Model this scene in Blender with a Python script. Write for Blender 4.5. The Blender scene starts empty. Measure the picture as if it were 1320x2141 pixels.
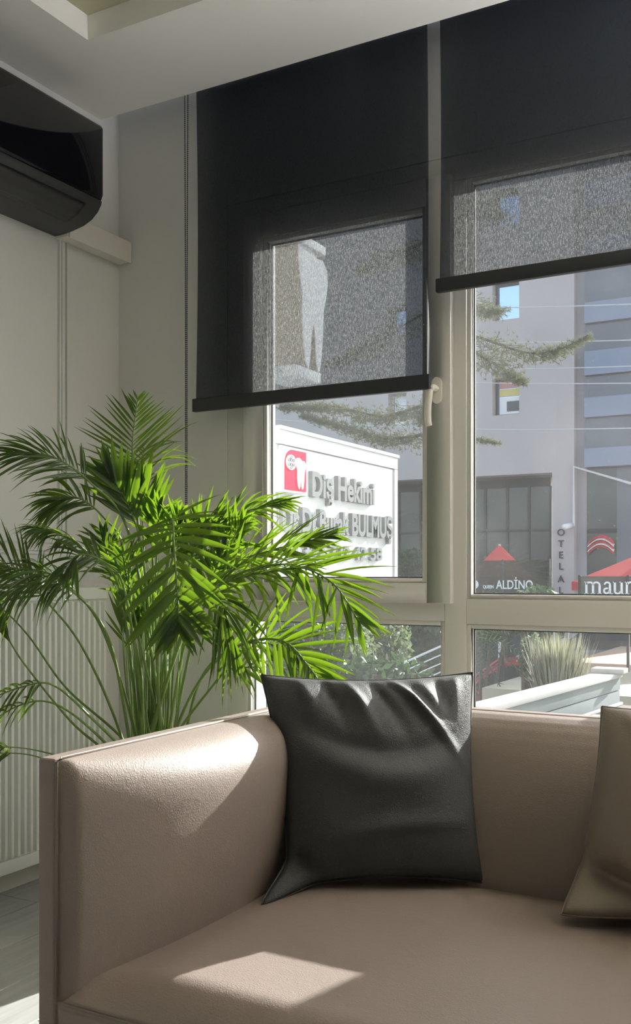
import bpy, bmesh, math, random
from mathutils import Vector, Matrix, noise
random.seed(7)
C = bpy.context.scene.collection
R = math.radians
# ------------------------------------------------------------------ camera
FPX, HORIZ, CX = 2054.0, 1200.0, 660.0
YAW = R(29.1)
SN, CS = math.sin(YAW), math.cos(YAW)
CAMZ = 1.0
cam_d = bpy.data.cameras.new('camera')
cam = bpy.data.objects.new('camera', cam_d); C.objects.link(cam)
cam.location = (0, 0, CAMZ)
cam.rotation_euler = (R(90), 0, YAW)
cam_d.sensor_fit = 'VERTICAL'; cam_d.sensor_height = 24.0
cam_d.lens = 24.0 * FPX / 2141.0
cam_d.shift_y = (HORIZ - 1070.5) / 2141.0
cam_d.clip_start = 0.02; cam_d.clip_end = 400
bpy.context.scene.camera = cam
# ------------------------------------------------------------------ light, exposure
SUN_TO = Vector((0.255, 1.0, 0.47)).normalized()
world = bpy.data.worlds.new('sky'); bpy.context.scene.world = world
world.use_nodes = True
wn = world.node_tree.nodes; wl = world.node_tree.links
bg = wn['Background']
sky = wn.new('ShaderNodeTexSky'); sky.sky_type = 'NISHITA'
sky.sun_disc = False; sky.sun_elevation = math.asin(SUN_TO.z); sky.sun_rotation = math.atan2(SUN_TO.x, SUN_TO.y)
sky.air_density = 1.0; sky.dust_density = 1.5; sky.ozone_density = 1.0
hs = wn.new('ShaderNodeHueSaturation'); hs.inputs['Saturation'].default_value = 0.6
wl.new(sky.outputs[0], hs.inputs['Color']); wl.new(hs.outputs[0], bg.inputs[0]); bg.inputs[1].default_value = 0.22
sun_d = bpy.data.lights.new('sun', 'SUN'); sun_d.energy = 8.2; sun_d.angle = R(0.53); sun_d.color = (1.0, 0.95, 0.885)
sun = bpy.data.objects.new('sun', sun_d); C.objects.link(sun)
sun.rotation_euler = (-SUN_TO).to_track_quat('-Z', 'Y').to_euler(); sun.location = SUN_TO * 30
vs = bpy.context.scene.view_settings
vs.view_transform = 'Standard'; vs.look = 'None'; vs.gamma = 1.0; vs.use_curve_mapping = False
vs.exposure = 0.93
cy = bpy.context.scene.cycles
cy.max_bounces = 10; cy.diffuse_bounces = 6; cy.transparent_max_bounces = 16; cy.glossy_bounces = 4
cy.sample_clamp_indirect = 6.0

# ------------------------------------------------------------------ pixel -> world helpers (real depth given)
def WD(px, py, d):
    r = (px - CX) / FPX; u = (HORIZ - py) / FPX
    return Vector((d * (-SN + CS * r), d * (CS + SN * r), CAMZ + d * u))
def WY(px, py, Y):
    r = (px - CX) / FPX
    return WD(px, py, Y / (CS + SN * r))
def WX(px, py, X):
    r = (px - CX) / FPX
    return WD(px, py, X / (-SN + CS * r))
def WZ(px, py, Z):
    return WD(px, py, (CAMZ - Z) * FPX / (py - HORIZ))

# ------------------------------------------------------------------ materials
def srgb(r, g, b):
    def f(c):
        c /= 255.0
        return c / 12.92 if c <= 0.04045 else ((c + 0.055) / 1.055) ** 2.4
    return (f(r), f(g), f(b), 1.0)
MATS = {}
def mat(name, col, rough=0.6, spec=0.4, var=0.0, vscale=8.0, bump=0.0, bscale=60.0, metal=0.0, stretch=None, emit=None):
    if name in MATS: return MATS[name]
    m = bpy.data.materials.new(name); m.use_nodes = True; MATS[name] = m
    n = m.node_tree.nodes; l = m.node_tree.links; b = n['Principled BSDF']
    c = col if len(col) == 4 else (*col, 1.0)
    b.inputs['Base Color'].default_value = c
    b.inputs['Roughness'].default_value = rough
    b.inputs['Specular IOR Level'].default_value = spec
    b.inputs['Metallic'].default_value = metal
    tc = n.new('ShaderNodeTexCoord'); src = tc.outputs['Object']
    if stretch:
        mp = n.new('ShaderNodeMapping'); mp.inputs['Scale'].default_value = stretch
        l.new(src, mp.inputs[0]); src = mp.outputs[0]
    nz = n.new('ShaderNodeTexNoise'); nz.inputs['Scale'].default_value = vscale; nz.inputs['Detail'].default_value = 5
    l.new(src, nz.inputs['Vector'])
    mx = n.new('ShaderNodeMix'); mx.data_type = 'RGBA'
    mx.inputs['A'].default_value = tuple(max(0, x * (1 - var)) for x in c[:3]) + (1,)
    mx.inputs['B'].default_value = tuple(min(1, x * (1 + var)) for x in c[:3]) + (1,)
    l.new(nz.outputs['Fac'], mx.inputs['Factor']); l.new(mx.outputs['Result'], b.inputs['Base Color'])
    if bump:
        nb = n.new('ShaderNodeTexNoise'); nb.inputs['Scale'].default_value = bscale; nb.inputs['Detail'].default_value = 4
        l.new(src, nb.inputs['Vector'])
        bp = n.new('ShaderNodeBump'); bp.inputs['Strength'].default_value = bump; bp.inputs['Distance'].default_value = 0.01
        l.new(nb.outputs['Fac'], bp.inputs['Height']); l.new(bp.outputs[0], b.inputs['Normal'])
    if emit:
        b.inputs['Emission Color'].default_value = (*emit[:3], 1); b.inputs['Emission Strength'].default_value = emit[3]
    return m
def leather(name, col, rough, grain=260.0, strength=0.35, spec=0.5):
    m = bpy.data.materials.new(name); m.use_nodes = True; MATS[name] = m
    n = m.node_tree.nodes; l = m.node_tree.links; b = n['Principled BSDF']
    b.inputs['Roughness'].default_value = rough; b.inputs['Specular IOR Level'].default_value = spec
    tc = n.new('ShaderNodeTexCoord')
    nz = n.new('ShaderNodeTexNoise'); nz.inputs['Scale'].default_value = 5; nz.inputs['Detail'].default_value = 4
    l.new(tc.outputs['Object'], nz.inputs['Vector'])
    mx = n.new('ShaderNodeMix'); mx.data_type = 'RGBA'
    mx.inputs['A'].default_value = (*[x * 0.93 for x in col[:3]], 1); mx.inputs['B'].default_value = (*[min(1, x * 1.07) for x in col[:3]], 1)
    l.new(nz.outputs['Fac'], mx.inputs['Factor']); l.new(mx.outputs['Result'], b.inputs['Base Color'])
    vo = n.new('ShaderNodeTexVoronoi'); vo.feature = 'DISTANCE_TO_EDGE'; vo.inputs['Scale'].default_value = grain
    nd = n.new('ShaderNodeTexNoise'); nd.inputs['Scale'].default_value = 90; nd.inputs['Detail'].default_value = 5
    mp = n.new('ShaderNodeMixRGB') if False else n.new('ShaderNodeVectorMath'); mp.operation = 'MULTIPLY_ADD'
    mp.inputs[1].default_value = (0.012, 0.012, 0.012)
    l.new(tc.outputs['Object'], nd.inputs['Vector']); l.new(nd.outputs['Color'], mp.inputs[0]); l.new(tc.outputs['Object'], mp.inputs[2])
    l.new(mp.outputs[0], vo.inputs['Vector'])
    ad = n.new('ShaderNodeMath'); ad.operation = 'MULTIPLY_ADD'; ad.inputs[1].default_value = 1.6
    l.new(vo.outputs['Distance'], ad.inputs[0]); l.new(nd.outputs['Fac'], ad.inputs[2])
    bp = n.new('ShaderNodeBump'); bp.inputs['Strength'].default_value = strength; bp.inputs['Distance'].default_value = 0.0025
    l.new(ad.outputs[0], bp.inputs['Height']); l.new(bp.outputs[0], b.inputs['Normal'])
    return m
def leaf_mat(name, col, tcol, tfac=0.45, rough=0.38, vscale=6.0):
    m = bpy.data.materials.new(name); m.use_nodes = True; MATS[name] = m
    n = m.node_tree.nodes; l = m.node_tree.links; b = n['Principled BSDF']; out = n['Material Output']
    tc = n.new('ShaderNodeTexCoord'); nz = n.new('ShaderNodeTexNoise'); nz.inputs['Scale'].default_value = vscale; nz.inputs['Detail'].default_value = 4
    l.new(tc.outputs['Object'], nz.inputs['Vector'])
    mx = n.new('ShaderNodeMix'); mx.data_type = 'RGBA'
    mx.inputs['A'].default_value = (*[x * 0.7 for x in col], 1); mx.inputs['B'].default_value = (*[x * 1.3 for x in col], 1)
    l.new(nz.outputs['Fac'], mx.inputs['Factor']); l.new(mx.outputs['Result'], b.inputs['Base Color'])
    b.inputs['Roughness'].default_value = rough; b.inputs['Specular IOR Level'].default_value = 0.55
    t = n.new('ShaderNodeBsdfTranslucent'); t.inputs[0].default_value = (*tcol, 1)
    ms = n.new('ShaderNodeMixShader'); ms.inputs[0].default_value = tfac
    l.new(b.outputs[0], ms.inputs[1]); l.new(t.outputs[0], ms.inputs[2]); l.new(ms.outputs[0], out.inputs['Surface'])
    return m
def glass_mat(name, tint=(0.93, 0.96, 0.96), dust=0.02, refl=1.0):
    m = bpy.data.materials.new(name); m.use_nodes = True; MATS[name] = m
    n = m.node_tree.nodes; l = m.node_tree.links; n.remove(n['Principled BSDF']); out = n['Material Output']
    tr = n.new('ShaderNodeBsdfTransparent'); tr.inputs[0].default_value = (*tint, 1)
    gl = n.new('ShaderNodeBsdfGlossy'); gl.inputs['Roughness'].default_value = 0.01; gl.inputs['Color'].default_value = (refl, refl, refl, 1)
    fr = n.new('ShaderNodeFresnel'); fr.inputs['IOR'].default_value = 1.3
    m1 = n.new('ShaderNodeMixShader'); l.new(fr.outputs[0], m1.inputs[0]); l.new(tr.outputs[0], m1.inputs[1]); l.new(gl.outputs[0], m1.inputs[2])
    tl = n.new('ShaderNodeBsdfTranslucent'); tl.inputs[0].default_value = (0.8, 0.82, 0.85, 1)
    tc = n.new('ShaderNodeTexCoord'); nz = n.new('ShaderNodeTexNoise'); nz.inputs['Scale'].default_value = 3; nz.inputs['Detail'].default_value = 8
    l.new(tc.outputs['Object'], nz.inputs['Vector'])
    mr = n.new('ShaderNodeMapRange'); mr.inputs['From Min'].default_value = 0.3; mr.inputs['From Max'].default_value = 0.75
    mr.inputs['To Min'].default_value = dust * 0.6; mr.inputs['To Max'].default_value = dust * 1.5
    l.new(nz.outputs['Fac'], mr.inputs[0])
    vo = n.new('ShaderNodeTexVoronoi'); vo.inputs['Scale'].default_value = 45; l.new(tc.outputs['Object'], vo.inputs['Vector'])
    sp = n.new('ShaderNodeMapRange'); sp.inputs['From Min'].default_value = 0.03; sp.inputs['From Max'].default_value = 0.10
    sp.inputs['To Min'].default_value = dust * 5; sp.inputs['To Max'].default_value = 0.0
    l.new(vo.outputs['Distance'], sp.inputs[0])
    ad = n.new('ShaderNodeMath'); ad.operation = 'ADD'; l.new(mr.outputs[0], ad.inputs[0]); l.new(sp.outputs[0], ad.inputs[1])
    m2 = n.new('ShaderNodeMixShader'); l.new(ad.outputs[0], m2.inputs[0]); l.new(m1.outputs[0], m2.inputs[1]); l.new(tl.outputs[0], m2.inputs[2])
    l.new(m2.outputs[0], out.inputs['Surface'])
    return m
def blind_mat():
    m = bpy.data.materials.new('blind_fabric'); m.use_nodes = True; MATS['blind_fabric'] = m
    n = m.node_tree.nodes; l = m.node_tree.links; n.remove(n['Principled BSDF']); out = n['Material Output']
    tc = n.new('ShaderNodeTexCoord')
    mp = n.new('ShaderNodeMapping'); mp.inputs['Scale'].default_value = (520, 520, 330); l.new(tc.outputs['Object'], mp.inputs[0])
    nz = n.new('ShaderNodeTexNoise'); nz.inputs['Scale'].default_value = 1.0; nz.inputs['Detail'].default_value = 2; l.new(mp.outputs[0], nz.inputs['Vector'])
    mp2 = n.new('ShaderNodeMapping'); mp2.inputs['Scale'].default_value = (400, 400, 90); l.new(tc.outputs['Object'], mp2.inputs[0])
    nz2 = n.new('ShaderNodeTexNoise'); nz2.inputs['Scale'].default_value = 1.0; nz2.inputs['Detail'].default_value = 2; l.new(mp2.outputs[0], nz2.inputs['Vector'])
    mul = n.new('ShaderNodeMath'); mul.operation = 'MULTIPLY'; l.new(nz.outputs['Fac'], mul.inputs[0]); l.new(nz2.outputs['Fac'], mul.inputs[1])
    mr = n.new('ShaderNodeMapRange'); mr.inputs['From Min'].default_value = 0.16; mr.inputs['From Max'].default_value = 0.38
    mr.inputs['To Min'].default_value = 0.012; mr.inputs['To Max'].default_value = 0.066
    l.new(mul.outputs[0], mr.inputs[0])
    tl = n.new('ShaderNodeBsdfTranslucent')
    cr = n.new('ShaderNodeCombineColor'); l.new(mr.outputs[0], cr.inputs[0]); l.new(mr.outputs[0], cr.inputs[1]); l.new(mr.outputs[0], cr.inputs[2])
    l.new(cr.outputs[0], tl.inputs[0])
    df = n.new('ShaderNodeBsdfDiffuse'); df.inputs[0].default_value = (0.0055, 0.0068, 0.0105, 1)
    ms = n.new('ShaderNodeAddShader'); l.new(tl.outputs[0], ms.inputs[0]); l.new(df.outputs[0], ms.inputs[1])
    tr = n.new('ShaderNodeBsdfTransparent'); tr.inputs[0].default_value = (0.86, 0.92, 1.0, 1)
    m2 = n.new('ShaderNodeMixShader'); m2.inputs[0].default_value = 0.17
    l.new(ms.outputs[0], m2.inputs[1]); l.new(tr.outputs[0], m2.inputs[2]); l.new(m2.outputs[0], out.inputs['Surface'])
    return m
M_wall = mat('wall_paint', (0.70, 0.695, 0.68), 0.85, 0.2, 0.03, 2.0, 0.05, 180)
M_ceil = mat('ceiling_paint', (0.85, 0.84, 0.81), 0.85, 0.2, 0.02, 2.0)
M_olive = mat('ceiling_recess_olive', (0.47, 0.45, 0.32), 0.8, 0.2, 0.03, 2.0)  # one even olive tone for the recess panel
M_upvc = mat('white_window_plastic', (0.70, 0.685, 0.66), 0.35, 0.45, 0.02, 3.0)
M_gasket = mat('grey_gasket', (0.06, 0.07, 0.08), 0.6)
M_sill = mat('sill_white', (0.75, 0.74, 0.7), 0.4)
M_glass = glass_mat('window_glass', dust=0.012)
M_fabric = blind_mat()
M_bar = mat('blind_bar_dark', (0.018, 0.020, 0.024), 0.45, 0.5)
M_black = mat('black_plastic', (0.010, 0.010, 0.011), 0.4)
M_gloss = mat('black_gloss_panel', (0.006, 0.006, 0.008), 0.06, 0.6)
M_acgrey = mat('charcoal_plastic', (0.035, 0.035, 0.036), 0.45, 0.5)
M_whitep = mat('white_plastic', (0.72, 0.69, 0.63), 0.5)
M_rad = mat('radiator_enamel', (0.74, 0.75, 0.71), 0.35, 0.5)
M_plank = mat('grey_oak_plank', (0.40, 0.395, 0.39), 0.45, 0.4, 0.30, 3.0, 0.06, 20, stretch=(14, 1.2, 14))
M_subfloor = mat('dark_subfloor', (0.03, 0.03, 0.03), 0.9)
M_sofa = leather('taupe_leather', (0.275, 0.222, 0.200), 0.46, 260, 0.17)
M_sofap = leather('taupe_leather_piping', (0.23, 0.185, 0.16), 0.46, 260, 0.2)
M_dark = leather('dark_grey_leather', (0.056, 0.058, 0.060), 0.58, 300, 0.3, 0.3)
M_beige = leather('beige_leather', (0.250, 0.207, 0.175), 0.42, 260, 0.17)
M_leaf = leaf_mat('palm_leaf', (0.030, 0.062, 0.022), (0.21, 0.36, 0.014), 0.38, 0.32)
M_stem = leaf_mat('palm_stem', (0.16, 0.26, 0.05), (0.3, 0.4, 0.05), 0.12, 0.4, 20)
M_pot = mat('planter_dark', (0.05, 0.05, 0.055), 0.5)
M_soil = mat('potting_soil', (0.05, 0.035, 0.025), 0.95, 0.1, 0.4, 60, 0.6, 90)
M_fill_lamp = mat('fill_pendant_glow', (0.9, 0.9, 0.88), 0.5, emit=(1.0, 0.985, 0.96, 1.6))  # glow of the added pendants

M_fill_uplight = mat('fill_uplight_glow', (0.9, 0.9, 0.88), 0.5, emit=(1.0, 0.975, 0.985, 450.0))  # glow of the added torchiere
# ------------------------------------------------------------------ mesh helpers
def link(name, me, m=None, parent=None, smooth=False):
    if m and not me.materials: me.materials.append(m)
    if smooth:
        for p in me.polygons: p.use_smooth = True
    o = bpy.data.objects.new(name, me); C.objects.link(o)
    if parent: o.parent = parent
    return o
def tag(o, label=None, cat=None, group=None, kind=None):
    if label: o['label'] = label
    if cat: o['category'] = cat
    if group: o['group'] = group
    if kind: o['kind'] = kind
    return o
def empty(name, loc=(0, 0, 0)):
    o = bpy.data.objects.new(name, None); C.objects.link(o); o.empty_display_size = 0.1
    o['_loc'] = 0
    del o['_loc']
    return o
class MB:
    def __init__(s): s.v = []; s.f = []
    def box(s, x0, x1, y0, y1, z0, z1):
        b = len(s.v)
        s.v += [(x, y, z) for z in (z0, z1) for y in (y0, y1) for x in (x0, x1)]
        s.f += [tuple(b + i for i in q) for q in ((0, 2, 3, 1), (4, 5, 7, 6), (0, 1, 5, 4), (2, 6, 7, 3), (0, 4, 6, 2), (1, 3, 7, 5))]
        return s
    def tube(s, pts, rad, n=6, cap=True):
        pts = [Vector(p) for p in pts]; b = len(s.v); k = len(pts)
        up = Vector((0.13, 0.31, 0.94))
        for i, p in enumerate(pts):
            t = (pts[min(i + 1, k - 1)] - pts[max(i - 1, 0)]).normalized()
            a = t.cross(up)
            if a.length < 1e-3: a = t.cross(Vector((1, 0, 0)))
            a.normalize(); c = t.cross(a)
            r = rad[i] if isinstance(rad, (list, tuple)) else rad
            for j in range(n):
                w = 2 * math.pi * j / n
                s.v.append(tuple(p + a * (r * math.cos(w)) + c * (r * math.sin(w))))
        for i in range(k - 1):
            for j in range(n):
                j2 = (j + 1) % n
                s.f.append((b + i * n + j, b + i * n + j2, b + (i + 1) * n + j2, b + (i + 1) * n + j))
        if cap:
            s.f.append(tuple(b + j for j in reversed(range(n)))); s.f.append(tuple(b + (k - 1) * n + j for j in range(n)))
        return s
    def lathe(s, prof, n=24, c=(0, 0, 0)):
        b = len(s.v); k = len(prof)
        for r, z in prof:
            for j in range(n):
                w = 2 * math.pi * j / n
                s.v.append((c[0] + r * math.cos(w), c[1] + r * math.sin(w), c[2] + z))
        for i in range(k - 1):
            for j in range(n):
                j2 = (j + 1) % n
                s.f.append((b + i * n + j, b + i * n + j2, b + (i + 1) * n + j2, b + (i + 1) * n + j))
        s.f.append(tuple(b + j for j in reversed(range(n)))); s.f.append(tuple(b + (k - 1) * n + j for j in range(n)))
        return s
    def grid(s, fn, nu, nv, flip=False):
        b = len(s.v)
        for i in range(nu + 1):
            for j in range(nv + 1):
                s.v.append(tuple(fn(i / nu, j / nv)))
        for i in range(nu):
            for j in range(nv):
                q = (b + i * (nv + 1) + j, b + (i + 1) * (nv + 1) + j, b + (i + 1) * (nv + 1) + j + 1, b + i * (nv + 1) + j + 1)
                s.f.append(q[::-1] if flip else q)
        return s
    def prism(s, outline, fn):
        """outline: list of 2D points; fn(a,b,t) -> 3D, t in 0,1"""
        b = len(s.v); k = len(outline)
        for t in (0, 1):
            for (a, c) in outline: s.v.append(tuple(fn(a, c, t)))
        s.f.append(tuple(b + i for i in reversed(range(k)))); s.f.append(tuple(b + k + i for i in range(k)))
        for i in range(k):
            j = (i + 1) % k
            s.f.append((b + i, b + j, b + k + j, b + k + i))
        return s
    def mesh(s, name, fix=True):
        me = bpy.data.meshes.new(name); me.from_pydata([tuple(v) for v in s.v], [], s.f)
        if fix:
            bm = bmesh.new(); bm.from_mesh(me); bmesh.ops.recalc_face_normals(bm, faces=bm.faces); bm.to_mesh(me); bm.free()
        me.update(); return me
    def build(s, name, m, parent=None, smooth=False, fix=True): return link(name, s.mesh(name, fix), m, parent, smooth)
def bevelled(mb, name, m, parent=None, w=0.004, seg=2, smooth=True):
    me = mb.mesh(name)
    bm = bmesh.new(); bm.from_mesh(me)
    bmesh.ops.remove_doubles(bm, verts=bm.verts, dist=1e-6)
    es = [e for e in bm.edges if e.is_manifold and e.calc_face_angle(0) > 0.5]
    bmesh.ops.bevel(bm, geom=es, offset=w, segments=seg, profile=0.6, affect='EDGES', clamp_overlap=True)
    bm.to_mesh(me); bm.free()
    o = link(name, me, m, parent, smooth)
    if smooth:
        try: me.set_sharp_from_angle(angle=R(40))
        except Exception: pass
    return o
def catmull(pts, n):
    pts = [Vector(p) for p in pts]
    P = [pts[0] * 2 - pts[1]] + pts + [pts[-1] * 2 - pts[-2]]
    out = []; segs = len(pts) - 1
    for i in range(n + 1):
        t = i / n * segs; k = min(int(t), segs - 1); t -= k
        a, b, c, d = P[k], P[k + 1], P[k + 2], P[k + 3]
        out.append(0.5 * ((2 * b) + (c - a) * t + (2 * a - 5 * b + 4 * c - d) * t * t + (3 * b - a - 3 * c + d) * t ** 3))
    return out
def text_obj(s, size, depth, name, m, parent, M, sx=1.0, bold=0.0, align='LEFT', width=None):
    cu = bpy.data.curves.new(name, 'FONT'); cu.body = s; cu.size = size; cu.extrude = depth / 2; cu.offset = bold; cu.align_x = align; cu.resolution_u = 4
    t = bpy.data.objects.new(name, cu); C.objects.link(t)
    bpy.context.view_layer.update()
    dg = bpy.context.evaluated_depsgraph_get()
    me = bpy.data.meshes.new_from_object(t.evaluated_get(dg))
    bpy.data.objects.remove(t); bpy.data.curves.remove(cu)
    if width:
        xs = [v.co.x for v in me.vertices]; x0 = min(xs); sx = width / (max(xs) - x0)
        for v in me.vertices: v.co.x -= x0
    me.transform(M @ Matrix.Diagonal((sx, 1, 1, 1)))
    me.materials.clear()
    return link(name, me, m, parent)

# ================================================================== THE ROOM
XL, YW, ZC = -2.375, 2.787, 2.62
XR, YB = 3.2, -3.0
def struct(o): o['kind'] = 'structure'; return o
# --- floor of planks
fl = struct(MB().box(XL, XR, YB, YW, -0.06, -0.012).build('floor', M_subfloor))
PW = 0.193
plank_me = bevelled(MB().box(0.0012, PW - 0.0012, 0.001, 1.299, -0.012, 0.0), 'plank', M_plank, None, 0.0015, 1, False)
pm = plank_me.data; bpy.data.objects.remove(plank_me)
i = 0; x = -1.809 - 3 * PW
while x < XR - PW:
    off = (i * 0.47) % 1.3
    y = YB - off
    while y < YW:
        if y > YB - 0.01 and y + 1.3 < YW and x > XL - 0.001:
            o = bpy.data.objects.new('plank', pm); C.objects.link(o); o.parent = fl; o.location = (x, y, 0)
        else:
            x0, x1, y0, y1 = max(x, XL), x + PW, max(y, YB), min(y + 1.3, YW)
            if x1 - x0 > 0.01 and y1 - y0 > 0.01:
                MB().box(x0 + 0.0012, x1 - 0.0012, y0 + 0.001, y1 - 0.001, -0.012, 0).build('plank', M_plank, fl)
        y += 1.3
    x += PW; i += 1
# --- walls
struct(MB().box(XL - 0.12, XL, YB - 0.12, YW + 0.25, -0.06, 2.95).build('wall_left', M_wall))
WX0, WX1, WZ0, WZ1 = -1.897, -0.065, 0.36, 2.26
W2X0, W2X1 = 0.42, 2.70
w = MB()
w.box(XL, WX0, YW, YW + 0.25, -0.06, 2.95); w.box(WX0, WX1, YW, YW + 0.25, WZ1, 2.95); w.box(WX0, WX1, YW, YW + 0.25, -0.06, WZ0)
w.box(WX1, W2X0, YW, YW + 0.25, -0.06, 2.95); w.box(W2X0, W2X1, YW, YW + 0.25, WZ1, 2.95); w.box(W2X0, W2X1, YW, YW + 0.25, -0.06, WZ0)
w.box(W2X1, XR, YW, YW + 0.25, -0.06, 2.95)
struct(w.build('wall_window', M_wall))
M_walld = mat('unseen_wall_dark', (0.22, 0.22, 0.215), 0.85, 0.2, 0.03, 2.0)  # unseen walls darkened to cut fill light from behind the viewer
struct(MB().box(XR, XR + 0.12, YB - 0.12, YW + 0.25, -0.06, 2.95).build('wall_right', M_walld))
struct(MB().box(XL, XR, YB - 0.12, YB, -0.06, 2.95).build('wall_back', M_walld))
struct(bevelled(MB().box(XL, XL + 0.016, YB, YW, 0, 0.085), 'baseboard_left', M_whitep, None, 0.004))
struct(bevelled(MB().box(XL + 0.016, XR, YW - 0.016, YW, 0, 0.085), 'baseboard_window', M_whitep, None, 0.004))
# --- ceiling with raised recess and a blind pocket along the window
RX0, RX1, RY0, RY1 = -2.054, 2.70, -2.5, 2.269
YP = 2.69
c = MB()
c.box(XL, RX0, YB, YP, ZC, 2.72); c.box(RX1, XR, YB, YP, ZC, 2.72)
c.box(RX0, RX1, YB, RY0, ZC, 2.72); c.box(RX0, RX1, RY1, YP, ZC, 2.72)
c.box(XL, XR, YP, YW, 2.73, 2.95)
ce = struct(c.build('ceiling', M_ceil))
MB().box(RX0, RX1, RY0, RY1, 2.695, 2.75).build('recess_panel', M_olive, ce)
# unseen globe pendants, added as fill light for the walls and ceiling
for k, (lx, ly) in enumerate(((-0.9, -0.9), (0.9, -0.9), (0.95, 1.45))):
    e = tag(empty('added_pendant'), 'added unseen white glass globe pendant lamp hanging ' + ('left of the row behind the viewer', 'right of the row behind the viewer', 'nearest the window, right of the viewer')[k], 'lamp', 'added globe pendant lamps')
    MB().lathe([(0.05, 0), (0.05, 0.02)], 20, (lx, ly, 2.674)).build('ceiling_rose', M_whitep, e)
    MB().tube([(lx, ly, 2.675), (lx, ly, 2.50)], 0.004, 6).build('cord', M_black, e)
    MB().lathe([(0.16 * math.sin(R(a)) + 0.001, -0.16 * math.cos(R(a))) for a in range(0, 181, 12)], 24, (lx, ly, 2.36)).build('globe', M_fill_lamp, e, True)

# torchiere uplighter right of the sofa, out of frame, added to brighten the ceiling
tl_ = tag(empty('added_floor_lamp'), 'added unseen black torchiere floor lamp washing the ceiling right of the sofa', 'lamp')
TLX, TLY = 0.85, 2.30
MB().lathe([(0.14, 0), (0.14, 0.02), (0.02, 0.03)], 28, (TLX, TLY, 0)).build('base', M_black, tl_, True)
MB().tube([(TLX, TLY, 0.02), (TLX, TLY, 1.80)], 0.012, 10).build('pole', M_black, tl_, True)
MB().lathe([(0.02, 1.79), (0.10, 1.82), (0.16, 1.90), (0.155, 1.90), (0.09, 1.835), (0.0, 1.82)], 32, (TLX, TLY, 0)).build('bowl', M_black, tl_, True)
MB().lathe([(0.0, 1.868), (0.125, 1.868), (0.125, 1.871), (0.0, 1.871)], 28, (TLX, TLY, 0)).build('fill_glow_disc', M_fill_uplight, tl_)
# --- window 1
YF = 2.79       # fixed frame room face
win = empty('window_1'); struct(win)
def frame(name, mb, parent, m=M_upvc, w=0.003): return bevelled(mb, name, m, parent, w, 2)
f0, f1 = YF, YF + 0.07
MUL0, MUL1 = -1.105, -1.036
frame('frame', MB().box(WX0, WX0 + 0.078, f0, f1, WZ0, WZ1), win)
frame('frame', MB().box(WX1 - 0.075, WX1, f0, f1, WZ0, WZ1), win)
frame('frame', MB().box(WX0 + 0.078, WX1 - 0.075, f0, f1, 2.185, WZ1), win)
frame('frame', MB().box(WX0 + 0.078, WX1 - 0.075, f0, f1, WZ0, WZ0 + 0.07), win)
frame('mullion', MB().box(MUL0, MUL1, f0, f1, WZ0 + 0.07, 2.185), win)
frame('transom', MB().box(WX0 + 0.078, MUL0, f0, f1, 0.857, 0.925), win)
frame('transom', MB().box(MUL1, WX1 - 0.075, f0, f1, 0.85, 0.925), win)
def bead(x0, x1, z0, z1, parent, yy0, yy1, t=0.014):
    m = MB()
    m.box(x0, x0 + t, yy0, yy1, z0, z1); m.box(x1 - t, x1, yy0, yy1, z0, z1)
    m.box(x0 + t, x1 - t, yy0, yy1, z0, z0 + t); m.box(x0 + t, x1 - t, yy0, yy1, z1 - t, z1)
    bevelled(m, 'glazing_bead', M_upvc, parent, 0.002, 1)
    g = MB(); t2 = t + 0.004; a, b = yy1, yy1 + 0.006
    g.box(x0, x0 + t2, a, b, z0, z1); g.box(x1 - t2, x1, a, b, z0, z1); g.box(x0 + t2, x1 - t2, a, b, z0, z0 + t2); g.box(x0 + t2, x1 - t2, a, b, z1 - t2, z1)
    g.build('gasket', M_gasket, parent)
def pane(x0, x1, z0, z1, y, parent): MB().box(x0, x1, y, y + 0.006, z0, z1).build('pane', M_glass, parent)
# fixed panes
bead(MUL1, WX1 - 0.075, 0.925, 2.185, win, f0 + 0.004, f0 + 0.028); pane(MUL1, WX1 - 0.075, 0.925, 2.185, f0 + 0.036, win)
bead(MUL1, WX1 - 0.075, WZ0 + 0.07, 0.85, win, f0 + 0.004, f0 + 0.028); pane(MUL1, WX1 - 0.075, WZ0 + 0.07, 0.85, f0 + 0.036, win)
bead(WX0 + 0.078, MUL0, WZ0 + 0.07, 0.857, win, f0 + 0.004, f0 + 0.028); pane(WX0 + 0.078, MUL0, WZ0 + 0.07, 0.857, f0 + 0.036, win)
# opening sash
sx0, sx1, sz0, sz1 = -1.818, -1.077, 0.911, 2.20
s0, s1 = 2.765, 2.845
sash = frame('sash', MB().box(sx0, sx0 + 0.078, s0, s1, sz0, sz1).box(sx1 - 0.078, sx1, s0, s1, sz0, sz1).box(sx0 + 0.078, sx1 - 0.078, s0, s1, sz0, sz0 + 0.062).box(sx0 + 0.078, sx1 - 0.078, s0, s1, sz1 - 0.085, sz1), win)
bead(sx0 + 0.078, sx1 - 0.078, sz0 + 0.062, sz1 - 0.085, sash, s0 + 0.006, s0 + 0.034)
pane(sx0 + 0.078, sx1 - 0.078, sz0 + 0.062, sz1 - 0.085, s0 + 0.040, sash)
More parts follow.
